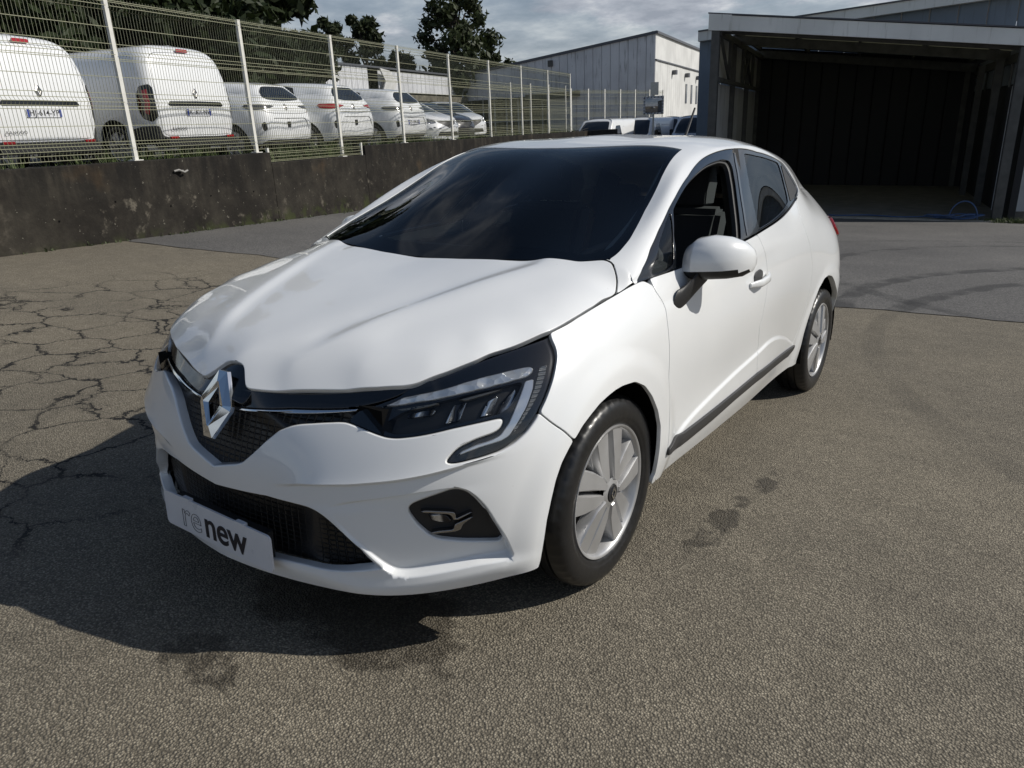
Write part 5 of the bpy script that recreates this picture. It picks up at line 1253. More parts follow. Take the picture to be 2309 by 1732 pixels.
# ------------------------------------------------------------------ trees
def tree(name, label, base, h, rx, seed, n=9000, leaf=.28, trunk=True, shape='round', col=(.030, .046, .016), group='trees beyond the parking', lobes=26):
    r = np.random.default_rng(seed); root = empty(name, label, 'tree', group, loc=base)
    tm = MB(); th = h * .42
    tm.tube([(0, 0, -.5), (r.normal(0, .1), r.normal(0, .1), th * .5), (r.normal(0, .2), r.normal(0, .2), th), (r.normal(0, .3), r.normal(0, .3), h * .8)], [h * .024, h * .02, h * .014, h * .003], 8)
    cen, rad = [], []
    for i in range(lobes):
        f = (i + .5) / lobes; z = h * (.14 + .82 * f)
        if shape == 'cone': w_ = rx * (1.05 - f) ** .75
        elif shape == 'oval': w_ = rx * (math.sin(math.pi * min(1, .18 + .80 * f))) ** .7
        else: w_ = rx * math.sin(math.pi * min(1, .25 + .70 * f)) ** .55
        a = i * 2.4 + r.normal(0, .4); q = w_ * r.uniform(.35, .80)
        cen.append((q * math.cos(a), q * math.sin(a), z)); rad.append(max(.5, rx * r.uniform(.22, .42) * (1.1 - .5 * f)))
        tm.tube([(0, 0, max(.2 * h, z - rx * .6)), (q * .55 * math.cos(a), q * .55 * math.sin(a), z - .2), (q * math.cos(a), q * math.sin(a), z)], [h * .008, h * .005, h * .0015], 5)
    tm.build('trunk', simple(name + '_bark', (.045, .036, .027), .9, grain=.3, gscale=6), root, smooth=True)
    cen, rad = np.array(cen), np.array(rad); wgt = rad ** 2; wgt /= wgt.sum(); k = r.choice(lobes, n, p=wgt)
    d = r.normal(size=(n, 3)); d /= np.linalg.norm(d, axis=1)[:, None]; rr = rad[k] * (r.random(n) ** .33) * r.uniform(.55, 1.22, n)
    P = cen[k] + d * rr[:, None] * np.array([1, 1, .8])
    nrm = d + r.normal(0, .7, (n, 3)); nrm /= np.linalg.norm(nrm, axis=1)[:, None]
    t1 = np.cross(nrm, r.normal(size=(n, 3))); t1 /= np.linalg.norm(t1, axis=1)[:, None]; t2 = np.cross(nrm, t1)
    sz = leaf * r.uniform(.5, 1.25, n)[:, None]
    V = np.stack([P - t1 * sz, P + t2 * sz * .45, P + t1 * sz, P - t2 * sz * .45], 1).reshape(-1, 3)
    me = bpy.data.meshes.new('crown'); me.vertices.add(4 * n); me.vertices.foreach_set('co', V.astype(np.float32).ravel())
    me.loops.add(4 * n); me.loops.foreach_set('vertex_index', np.arange(4 * n, dtype=np.int32)); me.polygons.add(n)
    me.polygons.foreach_set('loop_start', np.arange(0, 4 * n, 4, dtype=np.int32)); me.update(calc_edges=True); me.validate()
    t = NT(name + '_leaf'); bs = t.bsdf(Roughness=.55); bs.inputs['Specular IOR Level'].default_value = .25
    oi = t.n('ShaderNodeTexCoord'); nz = t.noise(oi.outputs['Object'], .9, 5); nf = t.noise(oi.outputs['Object'], 7, 2)
    c = t.ramp(nz, [(.3, tuple(q * .55 for q in col)), (.7, tuple(q * 1.5 for q in col))]); c = t.mix(t.maprange(nf, .3, .7, 0, .5), c, (col[0] * 1.9, col[1] * 1.6, col[2] * 1.2))
    t.l(c, bs.inputs['Base Color'])
    tr = t.n('ShaderNodeBsdfTranslucent'); t.l(c, tr.inputs[0]); mx = t.n('ShaderNodeMixShader'); mx.inputs[0].default_value = .18; t.l(bs.outputs[0], mx.inputs[1]); t.l(tr.outputs[0], mx.inputs[2]); t.l(mx.outputs[0], t.out.inputs[0])
    new_obj('crown', me, t.m, root); return root
G1 = 'tall dark trees behind the vans'
for i, (a, d, h, rx, lab) in enumerate([(-78, 30, 13.5, 4.6, 'tall dark broadleaf tree at the far left beyond the first van'), (-71.5, 33, 15.5, 4.8, 'tall dark broadleaf tree rising over the first van roof'), (-65, 31, 14.5, 4.6, 'tall dark broadleaf tree rising between the two vans'),
                                        (-59, 33, 13.8, 4.6, 'tall dark broadleaf tree rising over the second van roof'), (-53.6, 34, 8.6, 3.3, 'dark broadleaf tree at the right edge of the tall tree group')]):
    tree('broadleaf_tree', lab, polar(a, d, .9), h, rx, 10 + i, 15000, .30, col=(.020, .030, .012), group=G1)
for i, (a, d, h, rx) in enumerate([(-75, 22, 4.6, 3.0), (-67, 23, 4.9, 3.0), (-60, 24, 4.6, 3.0), (-54.8, 25, 4.4, 2.4), (-52.2, 30, 4.2, 1.5)]):
    tree('hedge_bush', ['broad dark bush behind the first white van', 'broad dark bush between the two white vans', 'broad dark bush behind the second white van', 'broad dark bush above the nearest parked hatchback', 'broad dark bush beside the low clad building'][i], polar(a, d, .9), h, rx, 30 + i, 9000, .2, col=(.018, .028, .010), group='bushes behind the parked cars', lobes=18)
for i, (a, d, h, rx, lab) in enumerate([(-49.6, 62, 7.2, 2.3, 'low tree just right of the tall tree group'), (-48.2, 62, 10.0, 2.2, 'rounded tree above the low clad building, left of its pair'), (-45.9, 62, 10.2, 2.7, 'rounded tree above the low clad building, right of its pair'), (-43.4, 63, 7.6, 2.6, 'low tree between the rounded pair and the lone tall tree')]):
    tree('broadleaf_tree', lab, polar(a, d, 0), h, rx, 50 + i, 9000, .26, col=(.026, .036, .016), group='trees above the low clad building')
tree('broadleaf_tree', 'lone tall tree standing behind the grey gable, open lacy crown', polar(-39.4, 60, 0), 12.2, 3.9, 61, 11000, .27, shape='oval', col=(.030, .042, .018), group=None, lobes=40)
tree('broadleaf_tree', 'small tree low at the right of the lone tall tree', polar(-36.9, 61, 0), 7.2, 1.9, 62, 4500, .24, col=(.030, .042, .018), group=None)
tree('broadleaf_tree', 'tip of a thin tree just above the grey gable roof', polar(-35.6, 62, 0), 6.6, 1.0, 63, 1800, .22, col=(.030, .042, .018), group=None)
# ------------------------------------------------------------------ buildings
def clad_mat(name, base, streak=(.05, .05, .048), amt=.5, top=None):
    t = NT(name); b = t.bsdf(Roughness=.6); p = t.obj()
    mp = t.n('ShaderNodeMapping'); mp.inputs['Scale'].default_value = (3.0, 3.0, .22); t.l(p, mp.inputs[0])
    st = t.maprange(t.noise(mp.outputs[0], 2.2, 6, .65), .56, .70, 0, amt); sp = t.maprange(t.noise(p, 2.4, 6, .7), .63, .74, 0, amt * .8)
    c = t.mix(t.maprange(t.noise(p, .6, 4), .3, .7), tuple(q * .88 for q in base), tuple(q * 1.08 for q in base))
    c = t.mix(t.math('MAXIMUM', st, sp), c, streak); t.l(c, b.inputs['Base Color']); return t.m
MAT['clad_grey'] = clad_mat('clad_grey', (.64, .65, .67), amt=.5)
MAT['clad_white'] = clad_mat('clad_white', (.66, .66, .64), (.22, .22, .21), .35)
MAT['clad_blue'] = clad_mat('clad_blue', (.17, .215, .27), (.04, .045, .05), .3)
MAT['fascia'] = clad_mat('fascia', (.80, .81, .78), (.32, .32, .26), .4)
MAT['old_beam'] = simple('old_beam', (.13, .12, .09), .85, grain=.5, gscale=4)
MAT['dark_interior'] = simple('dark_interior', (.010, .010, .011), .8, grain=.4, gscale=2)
MAT['flashing'] = simple('flashing', (.09, .095, .11), .5)
MAT['render_white'] = clad_mat('render_white', (.62, .62, .60), (.25, .25, .22), .3)
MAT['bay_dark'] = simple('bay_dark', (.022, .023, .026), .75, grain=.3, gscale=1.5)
MAT['bay_steel'] = simple('bay_steel', (.085, .085, .08), .65, grain=.35, gscale=4)
DP = np.array([-.203, .979, 0]); AX = np.array([.979, .203, 0])        # depth of the plots, and across
def panels_wall(root, a, b, zlo, zhi, w, mat, name='cladding_panel', t=.05, out=None):
    """row of upright cladding panels from a to b; zlo/zhi functions of the fraction along"""
    a, b = np.array(a, float), np.array(b, float); L = np.linalg.norm(b - a); n = max(1, int(round(L / w))); d = (b - a) / L; o = np.array(root.location)
    nrm = np.array(out, float)
    for k in range(n):
        f0, f1 = k / n, (k + 1) / n; p0, p1 = a + d * (L * f0 + .012), a + d * (L * f1 - .012); q = rng.normal(0, .004)
        z0, z1, y0, y1 = zlo(f0), zlo(f1), zhi(f0), zhi(f1)
        rib = .018
        P = []
        for p, zz0, zz1 in ((p0, z0, y0), (p0 + d * .04, z0, y0), (p1 - d * .04, z1, y1), (p1, z1, y1)):
            P.append((p, zz0, zz1))
        offs = [0, rib, rib, 0]; V = []
        for (p, za, zb), of in zip(P, offs):
            V += [tuple(p + nrm * (of + q) + [0, 0, za] - o), tuple(p + nrm * (of + q) + [0, 0, zb] - o)]
        V += [tuple(p0 - nrm * t + [0, 0, z0] - o), tuple(p0 - nrm * t + [0, 0, y0] - o), tuple(p1 - nrm * t + [0, 0, z1] - o), tuple(p1 - nrm * t + [0, 0, y1] - o)]
        F = [(0, 2, 3, 1), (2, 4, 5, 3), (4, 6, 7, 5), (8, 0, 1, 9), (6, 10, 11, 7), (1, 3, 5, 7, 11, 9), (0, 8, 10, 6, 4, 2)]
        m = MB(); m.add(V, F); m.build(name, mat, root)
def quadbox(m, o, a, b, z0a, z1a, z0b, z1b, th, nrm):
    a, b, nrm = map(lambda q: np.array(q, float), (a, b, nrm)); V = []
    for p, z0, z1 in ((a, z0a, z1a), (b, z0b, z1b)):
        for k in (0, -th):
            V += [tuple(p + nrm * k + [0, 0, z0] - o), tuple(p + nrm * k + [0, 0, z1] - o)]
    m.add(V, [(0, 4, 5, 1), (2, 3, 7, 6), (0, 1, 3, 2), (4, 6, 7, 5), (1, 5, 7, 3), (0, 2, 6, 4)]); return m
def build_gable():
    P2 = np.array([-34.9, 43.1, 0]); A = P2 + AX * 14.5; E_ = A + DP * 24
    r = empty('gable_building', 'grey metal-clad industrial building with a rising gable and a sunlit white side wall', 'building', loc=A)
    o = np.array(r.location); zt = lambda f: 5.15 + 1.75 * f; out = -DP
    # upper band, then a full-height part at the right end
    fsp = .58
    ap = P2 + AX * 14.5 * fsp
    panels_wall(r, P2, ap, lambda f: 3.45 + .10 * f, lambda f: zt(f * fsp) - .0, .62, 'clad_grey', out=out)
    panels_wall(r, ap, A, lambda f: .0, lambda f: zt(fsp + f * (1 - fsp)), .62, 'clad_grey', out=out)
    m = MB(); quadbox(m, o, P2 + out * .12, A + out * .12 + AX * .1, zt(0) - .05, zt(0) + .12, zt(1) - .05, zt(1) + .12, .3, out); m.build('roof_edge', 'flashing', r)
    m = MB(); quadbox(m, o, P2 - DP * .03 + out * .0, ap - DP * .03, -1, 3.45, -1, 3.55, .2, DP * -1.0); 
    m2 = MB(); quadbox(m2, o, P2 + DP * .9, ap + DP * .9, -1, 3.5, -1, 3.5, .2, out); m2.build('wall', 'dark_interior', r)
    m = MB(); quadbox(m, o, P2 + AX * 5.4 + out * .5, ap + AX * .9 + out * .5, 3.28, 3.62, 3.36, 3.70, 1.3, out); m.build('canopy', 'old_beam', r)
    # shop front posts and glazing under the band
    for k in range(9):
        q = P2 + AX * (.5 + k * .95) + DP * .75; m = MB(); m.box(q + [0, 0, 1.6] - o, (.09, .09, 3.8)); m.build('mullion', 'clad_white', r)
    for z in (1.0, 1.9, 2.8):
        m = MB(); quadbox(m, o, P2 + DP * .78, ap + DP * .78, z, z + .06, z, z + .06, .06, out); m.build('transom', 'clad_grey', r)
    m = MB(); m.box(ap + AX * -.6 + out * .02 + [0, 0, 1.5] - o, (1.6, .1, 3.6), rz=math.atan2(AX[1], AX[0])); m.build('wall', 'clad_white', r)
    # sunlit side
    s = np.cross(DP, [0, 0, 1.0]); s = s / np.linalg.norm(s)      # faces +x
    if s[0] < 0: s = -s
    zs = lambda f: 6.9
    B1 = A + DP * 8.6
    panels_wall(r, A + DP * .02, E_, lambda f: 5.35, lambda f: 6.9, 3.0, 'clad_white', out=s)
    panels_wall(r, A + DP * .02, B1, lambda f: -.5, lambda f: 5.25, .72, 'clad_white', out=s - np.array([0, 0, 0]))
    m = MB(); quadbox(m, o, A + DP * -.1 + s * .16, E_ + s * .16, 6.86, 7.0, 6.86, 7.0, .4, s); m.build('roof_edge', 'flashing', r)
    m = MB(); quadbox(m, o, A + s * .10, E_ + s * .10, 5.26, 5.34, 5.26, 5.34, .2, s); m.build('drip_rail', 'flashing', r)
    m = MB(); quadbox(m, o, B1 + DP * .02, E_, -.5, 5.25, -.5, 5.25, .3, s); m.build('wall', 'render_white', r)
    for row, (z0, z1) in enumerate(((2.75, 4.15), (.05, .95))):
        for k in range(6):
            q = B1 + DP * (1.5 + k * 2.15); m = MB(); w_ = .62
            quadbox(m, o, q + s * .03, q + DP * w_ + s * .03, z0, z1, z0, z1, .06, s); fr = m.build('window', 'flashing', r)
            m = MB(); quadbox(m, o, q + DP * .06 + s * .045, q + DP * (w_ - .06) + s * .045, z0 + .06, z1 - .06, z0 + .06, z1 - .06, .03, s); m.build('pane', 'dark_window', fr)
    for k in range(3):
        q = A + DP * (5.2 + k * 4.6) + s * .2; m = MB(); m.box(q + [0, 0, 4.75] - o, (.28, .28, .3)); m.build('flood_light', 'flashing', r)
    q = P2 + AX * 7.2 + out * .12; m = MB(); m.box(q + [0, 0, 5.55] - o, (.3, .2, .4)); m.build('flood_light', 'bay_steel', r)
    # body and roof
    m = MB(); V = []
    for p in (P2, A): pass
    back = E_ - AX * 14.5
    Vr = [(P2 + [0, 0, 5.15]), (A + [0, 0, 6.9]), (E_ + [0, 0, 6.9]), (back + [0, 0, 5.15])]; Vb = [P2 + [0, 0, -1], A + [0, 0, -1], E_ + [0, 0, -1], back + [0, 0, -1]]
    ins = (P2 + A + E_ + back) / 4
    V = [tuple(np.array([*(ins + (q - ins) * .99)[:2], q[2] - .04]) - o) for q in Vr + Vb]
    m.add(V, [(0, 1, 2, 3), (2, 6, 7, 3), (3, 7, 4, 0)]); m.build('roof', 'flashing', r)
build_gable()
def build_low():
    P1 = np.array([-30.6, 24.9, 0]); P2 = np.array([-34.85, 43.05, 0]); d = (P2 - P1) / np.linalg.norm(P2 - P1); s = np.array([d[1], -d[0], 0])
    r = empty('low_building', 'long low building with weathered pale cladding above dark window bays', 'building', loc=P1); o = np.array(r.location); L = np.linalg.norm(P2 - P1)
    zt, zb = 5.15, 3.85
    panels_wall(r, P1, P1 + d * 6.4, lambda f: zb - .3, lambda f: zt, .6, 'clad_grey', out=s)
    panels_wall(r, P1 + d * 7.5, P2, lambda f: zb, lambda f: zt - .1, .6, 'clad_grey', out=s)
    m = MB(); quadbox(m, o, P1 + s * .1, P2 + s * .1, zt, zt + .1, zt, zt + .1, .4, s); m.build('roof_edge', 'flashing', r)
    q = P1 + d * 7.2 + s * .3; m = MB()
    m.prism([(0, 0), (1.1, -.1), (1.9, -.75), (1.15, -1.5), (.1, -1.35), (.55, -.7)], 0, .08, (q + [0, 0, zt - .02] - o, d, (0, 0, 1), s)); m.build('sheet', 'clad_white', r)
    m.V
    m = MB(); quadbox(m, o, P1 + d * 6.4 + s * .6, P2 + s * .6, zb - .5, zb - .15, zb - .5, zb - .15, 1.2, s); m.build('canopy', 'old_beam', r)
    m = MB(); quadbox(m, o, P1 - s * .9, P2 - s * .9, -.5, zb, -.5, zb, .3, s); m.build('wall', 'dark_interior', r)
    for k in range(15):
        q = P1 + d * (.4 + k * 1.25) - s * .8; m = MB(); m.box(q + [0, 0, 2.2] - o, (.08, .08, 3.2)); m.build('mullion', 'clad_white', r)
    for z in (1.3, 2.3, 3.1):
        m = MB(); quadbox(m, o, P1 - s * .82, P2 - s * .82, z, z + .05, z, z + .05, .06, s); m.build('transom', 'clad_grey', r)
    q = P2 - d * .5 + s * .15; m = MB(); m.tube([q + [0, 0, 5.0] - o, q + s * .25 + [0, 0, 4.6] - o, q + s * .25 + [0, 0, .5] - o], .07, 8); m.build('downpipe', 'clad_white', r, smooth=True)
    m = MB(); q = P2 - d * 1.0 + s * .02; m.box(q + [0, 0, 1.6] - o, (.9, .5, 4.2), rz=math.atan2(d[1], d[0])); m.build('pier', 'clad_grey', r)
    m = MB(); V = [tuple(q - o) for q in (P1 + [0, 0, zt], P2 + [0, 0, zt], P2 - s * 9 + [0, 0, zt], P1 - s * 9 + [0, 0, zt], P1 + [0, 0, 0], P1 - s * 9 + [0, 0, 0])]
    m.add(V, [(0, 1, 2, 3), (0, 3, 5, 4)]); m.build('roof', 'flashing', r)
build_low()
def build_bay():
    R = np.array([.83, 19.17, 0]); Lc = R - AX * 6.82; Dm = 9.6
    r = empty('wash_bay', 'open-fronted grey wash bay shelter with a pale front beam, dark inside', 'building', loc=(R[0], R[1], -1.16)); o = np.array(r.location)
    out = -DP; zl, zr = 3.91, 3.00
    zt = lambda t: zl + (zr - zl) * t                                  # top of the beam from left (0) to right
    Re = R + AX * .55
    zre = zr - .07
    m = MB(); quadbox(m, o, Lc + out * .10 - AX * .06, Re + out * .10, zl - .34, zl, zre - .33, zre, .10, out); m.build('front_beam', 'fascia', r)
    m = MB(); quadbox(m, o, Lc + out * .13 - AX * .08, Lc + out * .13 + AX * .48, zl - .36, zl + .02, zl - .36 - .06, zl + .02 - .06, .14, out); m.build('beam_cap', 'fascia', r)
    m = MB(); quadbox(m, o, Lc + out * .13 - AX * .1, Re + out * .13, zl + .02, zl + .05, zre + .02, zre + .05, .5, out); m.build('roof_edge', 'flashing', r)
    # posts
    def post(p, z0, z1, w=.20, mat='bay_steel'):
        m = MB(); q = p - o
        for dx, dy, ww, dd in ((0, -w / 2, w, .02), (0, w / 2, w, .02), (0, 0, .03, w)):
            c = AX * dx + DP * dy; m.box(q + c + [0, 0, (z0 + z1) / 2], (ww, dd, z1 - z0), rz=math.atan2(AX[1], AX[0]))
        return m.build('post', mat, r)
    gz = lambda p: float(zg(p[0], p[1]))
    post(Lc + AX * .1, gz(Lc), zl - .35); post(R, gz(R), zr - .35)
    for k in (1, 2, 3):
        pl, pr = Lc + DP * Dm * k / 3 + AX * .1, R + DP * Dm * k / 3
        post(pl, gz(pl), zl - .4, .16); post(pr, gz(pr), zr - .4, .16)
    # side rails, diagonals and infill on the left
    for zz, h in ((2.34, .10), (3.42, .14)):
        m = MB(); quadbox(m, o, Lc + AX * .24, Lc + AX * .24 + DP * Dm, zz, zz + h, zz, zz + h, .10, AX); m.build('side_rail', 'bay_steel', r)
    for k in range(4):
        a = Lc + AX * .05 + DP * (Dm * k / 4); b = a + DP * (Dm / 4 - .03)
        m = MB(); quadbox(m, o, a, b, gz(Lc) - .1, 2.33, gz(Lc) - .4, 2.33, .04, AX); m.build('side_panel', 'clad_grey', r)
        m = MB(); quadbox(m, o, a, b, 2.36, 3.5, 2.36, 3.5, .02, AX); m.build('upper_panel', 'render_white', r)
    for a0, b0 in ((.15, 1.9), (5.9, 4.6), (5.1, 7.0)):
        m = MB(); m.bar(Lc + AX * .2 + DP * a0 + [0, 0, 3.4] - o, Lc + AX * .2 + DP * b0 + [0, 0, 2.4] - o, .07); m.build('brace', 'bay_steel', r)
    for a0 in (1.9, 4.6, 7.0):
        m = MB(); m.bar(Lc + AX * .2 + DP * a0 + [0, 0, 3.5] - o, Lc + AX * .2 + DP * a0 + [0, 0, 2.4] - o, .09); m.build('stud', 'bay_steel', r)
    # back wall of ribbed sheets
    bl, br = Lc + DP * Dm, R + DP * Dm
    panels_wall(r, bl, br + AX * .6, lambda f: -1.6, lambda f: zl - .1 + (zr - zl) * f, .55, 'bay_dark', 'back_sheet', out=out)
    m = MB(); quadbox(m, o, bl + DP * .08, br + AX * .7 + DP * .08, -2, zl - .08, -2, zr - .1, .02, out); m.build('light_block', 'void', r)  # added black sheet that keeps light from leaking between the back sheets
    # right side: solid lower part, opaque strip above with sky light put into its colour
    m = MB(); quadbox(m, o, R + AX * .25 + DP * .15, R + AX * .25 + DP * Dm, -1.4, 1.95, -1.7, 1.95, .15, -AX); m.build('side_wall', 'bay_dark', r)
    m = MB(); quadbox(m, o, R + AX * .26 + DP * .15, R + AX * .26 + DP * Dm, 1.96, 2.8, 1.96, 2.8, .02, -AX); m.build('clerestory', simple('clerestory', (.30, .34, .38), .3), r)
    m = MB(); quadbox(m, o, R + AX * .18 + DP * .1, R + AX * .18 + DP * Dm, 2.45, 2.66, 2.45, 2.66, .14, -AX); m.build('side_rail', 'bay_steel', r)
    for k in range(1, 7):
        m = MB(); q = R + AX * .22 + DP * (Dm * k / 7); m.bar(q + [0, 0, 1.9] - o, q + [0, 0, 2.5] - o, .05); m.build('stud', 'bay_steel', r)
    # roof: cross beams, purlins, opaque sheets with translucent strips
    for k, (dd, hh) in enumerate(((.5, .22), (3.6, .25), (9.4, .26))):
        m = MB(); quadbox(m, o, Lc + DP * dd, R + AX * .3 + DP * dd, zl - .16 - hh, zl - .16, zr - .20 - hh, zr - .20, .12, out); m.build('rafter', 'bay_steel', r)
    for f in (.02, .26, .5, .74, .98):
        p = Lc + AX * 6.9 * f; z = zt(f) - .12; m = MB(); m.bar(p + [0, 0, z] - o, p + DP * Dm + [0, 0, z] - o, .08, .12); m.build('purlin', 'bay_steel', r)
    tl = NT('translucent_sheet'); bs = tl.n('ShaderNodeBsdfTranslucent'); bs.inputs[0].default_value = (.34, .34, .27, 1); df = tl.n('ShaderNodeBsdfDiffuse'); df.inputs[0].default_value = (.2, .2, .16, 1); mx = tl.n('ShaderNodeMixShader'); mx.inputs[0].default_value = .35; tl.l(bs.outputs[0], mx.inputs[1]); tl.l(df.outputs[0], mx.inputs[2]); tl.l(mx.outputs[0], tl.out.inputs[0])
    bands = [(0.0, .5, 0), (.5, 3.6, 1), (3.6, 6.6, 1), (6.6, 9.2, 1), (9.2, Dm, 0)]
    for a0, b0, tr in bands:
        m = MB(); V = []
        for dd in (a0, b0 - .004):
            for f in (-.01, 1.08):
                p = Lc + AX * 6.82 * f + DP * dd; z = zt(f) - .05; V += [tuple(p + [0, 0, z] - o), tuple(p + [0, 0, z + .02] - o)]
        m.add(V, [(0, 2, 6, 4), (1, 5, 7, 3), (0, 1, 3, 2), (4, 6, 7, 5), (0, 4, 5, 1), (2, 3, 7, 6)]); m.build('roof_light' if tr else 'roof_sheet', tl.m if tr else 'bay_steel', r)
    # floor slab with a pale edge
    m = MB(); a, b = Lc + out * .02, R + AX * .3 + out * .02; za, zb_ = gz(a) + .045, gz(b) + .045
    quadbox(m, o, a, b, za - .3, za, zb_ - .3, zb_, Dm, out); m.build('floor_slab', simple('slab', (.16, .155, .14), .85, grain=.3, gscale=3), r)
    m = MB(); quadbox(m, o, a + out * .22, b + out * .22, za - .3, za + .004, zb_ - .3, zb_ + .004, .215, out); m.build('slab_edge', simple('slab_edge', (.36, .34, .29), .85, grain=.2, gscale=5), r)
    h = MB(); r2 = np.random.default_rng(5); base = R - AX * .75 + out * .15
    pts = []
    for k in range(120):
        a = k * .33; rad = .26 + .10 * math.sin(k * .9); pts.append(base + AX * (rad * math.cos(a) + .3 * math.sin(k * .05) - .15) + DP * (rad * .5 * math.sin(a)) + np.array([0, 0, gz(base) + .07 + .05 * (1 + math.sin(k * .37))]))
    for k in range(18): pts.append(base + AX * (-.2 - k * .16) + DP * (.25 + .12 * math.sin(k * .7)) + np.array([0, 0, gz(base - AX * k * .16) + .065]))
    h.tube(pts, .016, 6)
    up = [base + AX * (.05 + .30 * math.cos(t)) + np.array([0, 0, gz(base) + .06 + .42 * math.sin(t)]) for t in np.linspace(0, math.pi, 16)]; h.tube(up, .016, 6)
    tag(h.build('hose', simple('hose_blue', (.05, .10, .22), .4), None, smooth=True), 'blue hose coiled on the ground at the right wash bay post', 'hose')
    # --- workshop behind and beside
    d = empty('workshop', 'large workshop with blue-grey ribbed cladding under a pale sloping fascia, and a white front wall', 'building', loc=tuple(R + DP * 9.9)); o = np.array(d.location)
    W0 = R + DP * 10.1 - AX * 9.0; W1 = R + DP * 10.1 + AX * 14
    zf = lambda f: 4.55 + .055 * 23.0 * f
    panels_wall(d, W0, W1, lambda f: -1.5, lambda f: zf(f) - .1, .86, 'clad_blue', out=out)
    m = MB(); quadbox(m, o, W0 + out * .35, W1 + out * .35, zf(0) - .32, zf(0), zf(1) - .32, zf(1), .3, out); m.build('fascia', 'fascia', d)
    m = MB(); quadbox(m, o, W0 + out * .4, W1 + out * .4, zf(0) + .004, zf(0) + .05, zf(1) + .004, zf(1) + .05, 14, out); m.build('roof', 'flashing', d)
    F0 = R + AX * .62 + DP * 2.6
    m = MB(); quadbox(m, o, F0, F0 + AX * 11, -1.6, 2.55, -1.6, 2.55, .3, out); m.build('front_wall', 'render_white', d)
    m = MB(); quadbox(m, o, F0 + out * .1 - AX * .1, F0 + AX * 11 + out * .1, 2.56, 2.72, 2.56, 2.72, .5, out); m.build('coping', 'flashing', d)
    m = MB(); quadbox(m, o, F0 - AX * .02 + DP * .31, F0 - AX * .02 + DP * 7.3, -1.6, 2.55, -1.6, 2.55, .2, -AX); m.build('side_wall', 'bay_dark', d)
    q = F0 + AX * .62 + out * .02; m = MB(); m.box(q + [0, 0, -.30] - o, (.5, .04, .58), rz=math.atan2(AX[1], AX[0])); g = m.build('vent_grille', 'clad_grey', d)
    for k in range(6): m = MB(); m.box(q + out * .025 + [0, 0, -.08 - k * .085] - o, (.40, .02, .03), rz=math.atan2(AX[1], AX[0])); m.build('slat', 'bay_steel', g)
    p = F0 - AX * .25 + out * .3; m = MB(); m.box(p + [0, 0, .2] - o, (.28, .28, 3.4)); m.build('pier', 'clad_grey', d)
build_bay()
def build_mirror_sign():
    p = polar(-25.25, 33.5); s = empty('traffic_mirror', 'convex traffic mirror with a black and white striped border on a pole above the vans', 'mirror', loc=(p[0], p[1], -.2)); 
    ang = math.radians(-25.25); ex = np.array([math.cos(ang), -math.sin(ang), 0]); ey = np.array([-math.sin(ang), -math.cos(ang), 0])    # ey towards the camera
    m = MB(); m.tube([(0, 0, 0), (0, 0, 2.9)], .04, 10); m.build('pole', 'post', s, smooth=True)
    zc = 2.30; hw, hh = .42, .36
    m = MB(); m.prism([(-hw, -hh), (hw, -hh), (hw, hh), (-hw, hh)], 0, .03, (ey * .06 + np.array([0, 0, zc]), ex, (0, 0, 1), ey)); f = m.build('frame', 'plate_white', s)
    for k in range(12):
        for side in range(4):
            t = -1 + (k + .25) / 6
            a, b = ((t * hw, hh), (t * hw + .03, hh - .07)) if side == 0 else ((t * hw, -hh + .07), (t * hw + .03, -hh)) if side == 1 else ((-hw, t * hh), (-hw + .07, t * hh + .03)) if side == 2 else ((hw - .07, t * hh), (hw, t * hh + .03))
            if k % 2 == 0 and k < 12:
                x0, x1, z0, z1 = min(a[0], b[0]), max(a[0], b[0]), min(a[1], b[1]), max(a[1], b[1])
                m = MB(); sk = .03; m.prism([(x0, z0), (x1, z0), (x1 + (sk if side < 2 else 0), z1), (x0 + (sk if side < 2 else 0), z1)], 0, .004, (ey * .091 + np.array([0, 0, zc]), ex, (0, 0, 1), ey)); m.build('stripe', 'ink', f)
    m = MB(); V, Fc = [], []; n = 14
    for i in range(n + 1):
        for j in range(n + 1):
            x, z = -1 + 2 * i / n, -1 + 2 * j / n; V.append(tuple(ex * x * (hw - .08) + ey * (.10 + .03 * (1 - (x * x + z * z) / 2)) + np.array([0, 0, zc + z * (hh - .08)])))
    for i in range(n):
        for j in range(n): Fc.append((i * (n + 1) + j, (i + 1) * (n + 1) + j, (i + 1) * (n + 1) + j + 1, i * (n + 1) + j + 1))
    m.add(V, Fc); m.build('mirror_face', simple('mirror_face', (.25, .26, .28), .05, metal=1), s, smooth=True)
    m = MB(); m.box(ey * .06 + ex * .03 + np.array([0, 0, 2.95]), (.32, .06, .5), rz=.25); m.build('sign_back', 'steel', s)
build_mirror_sign()
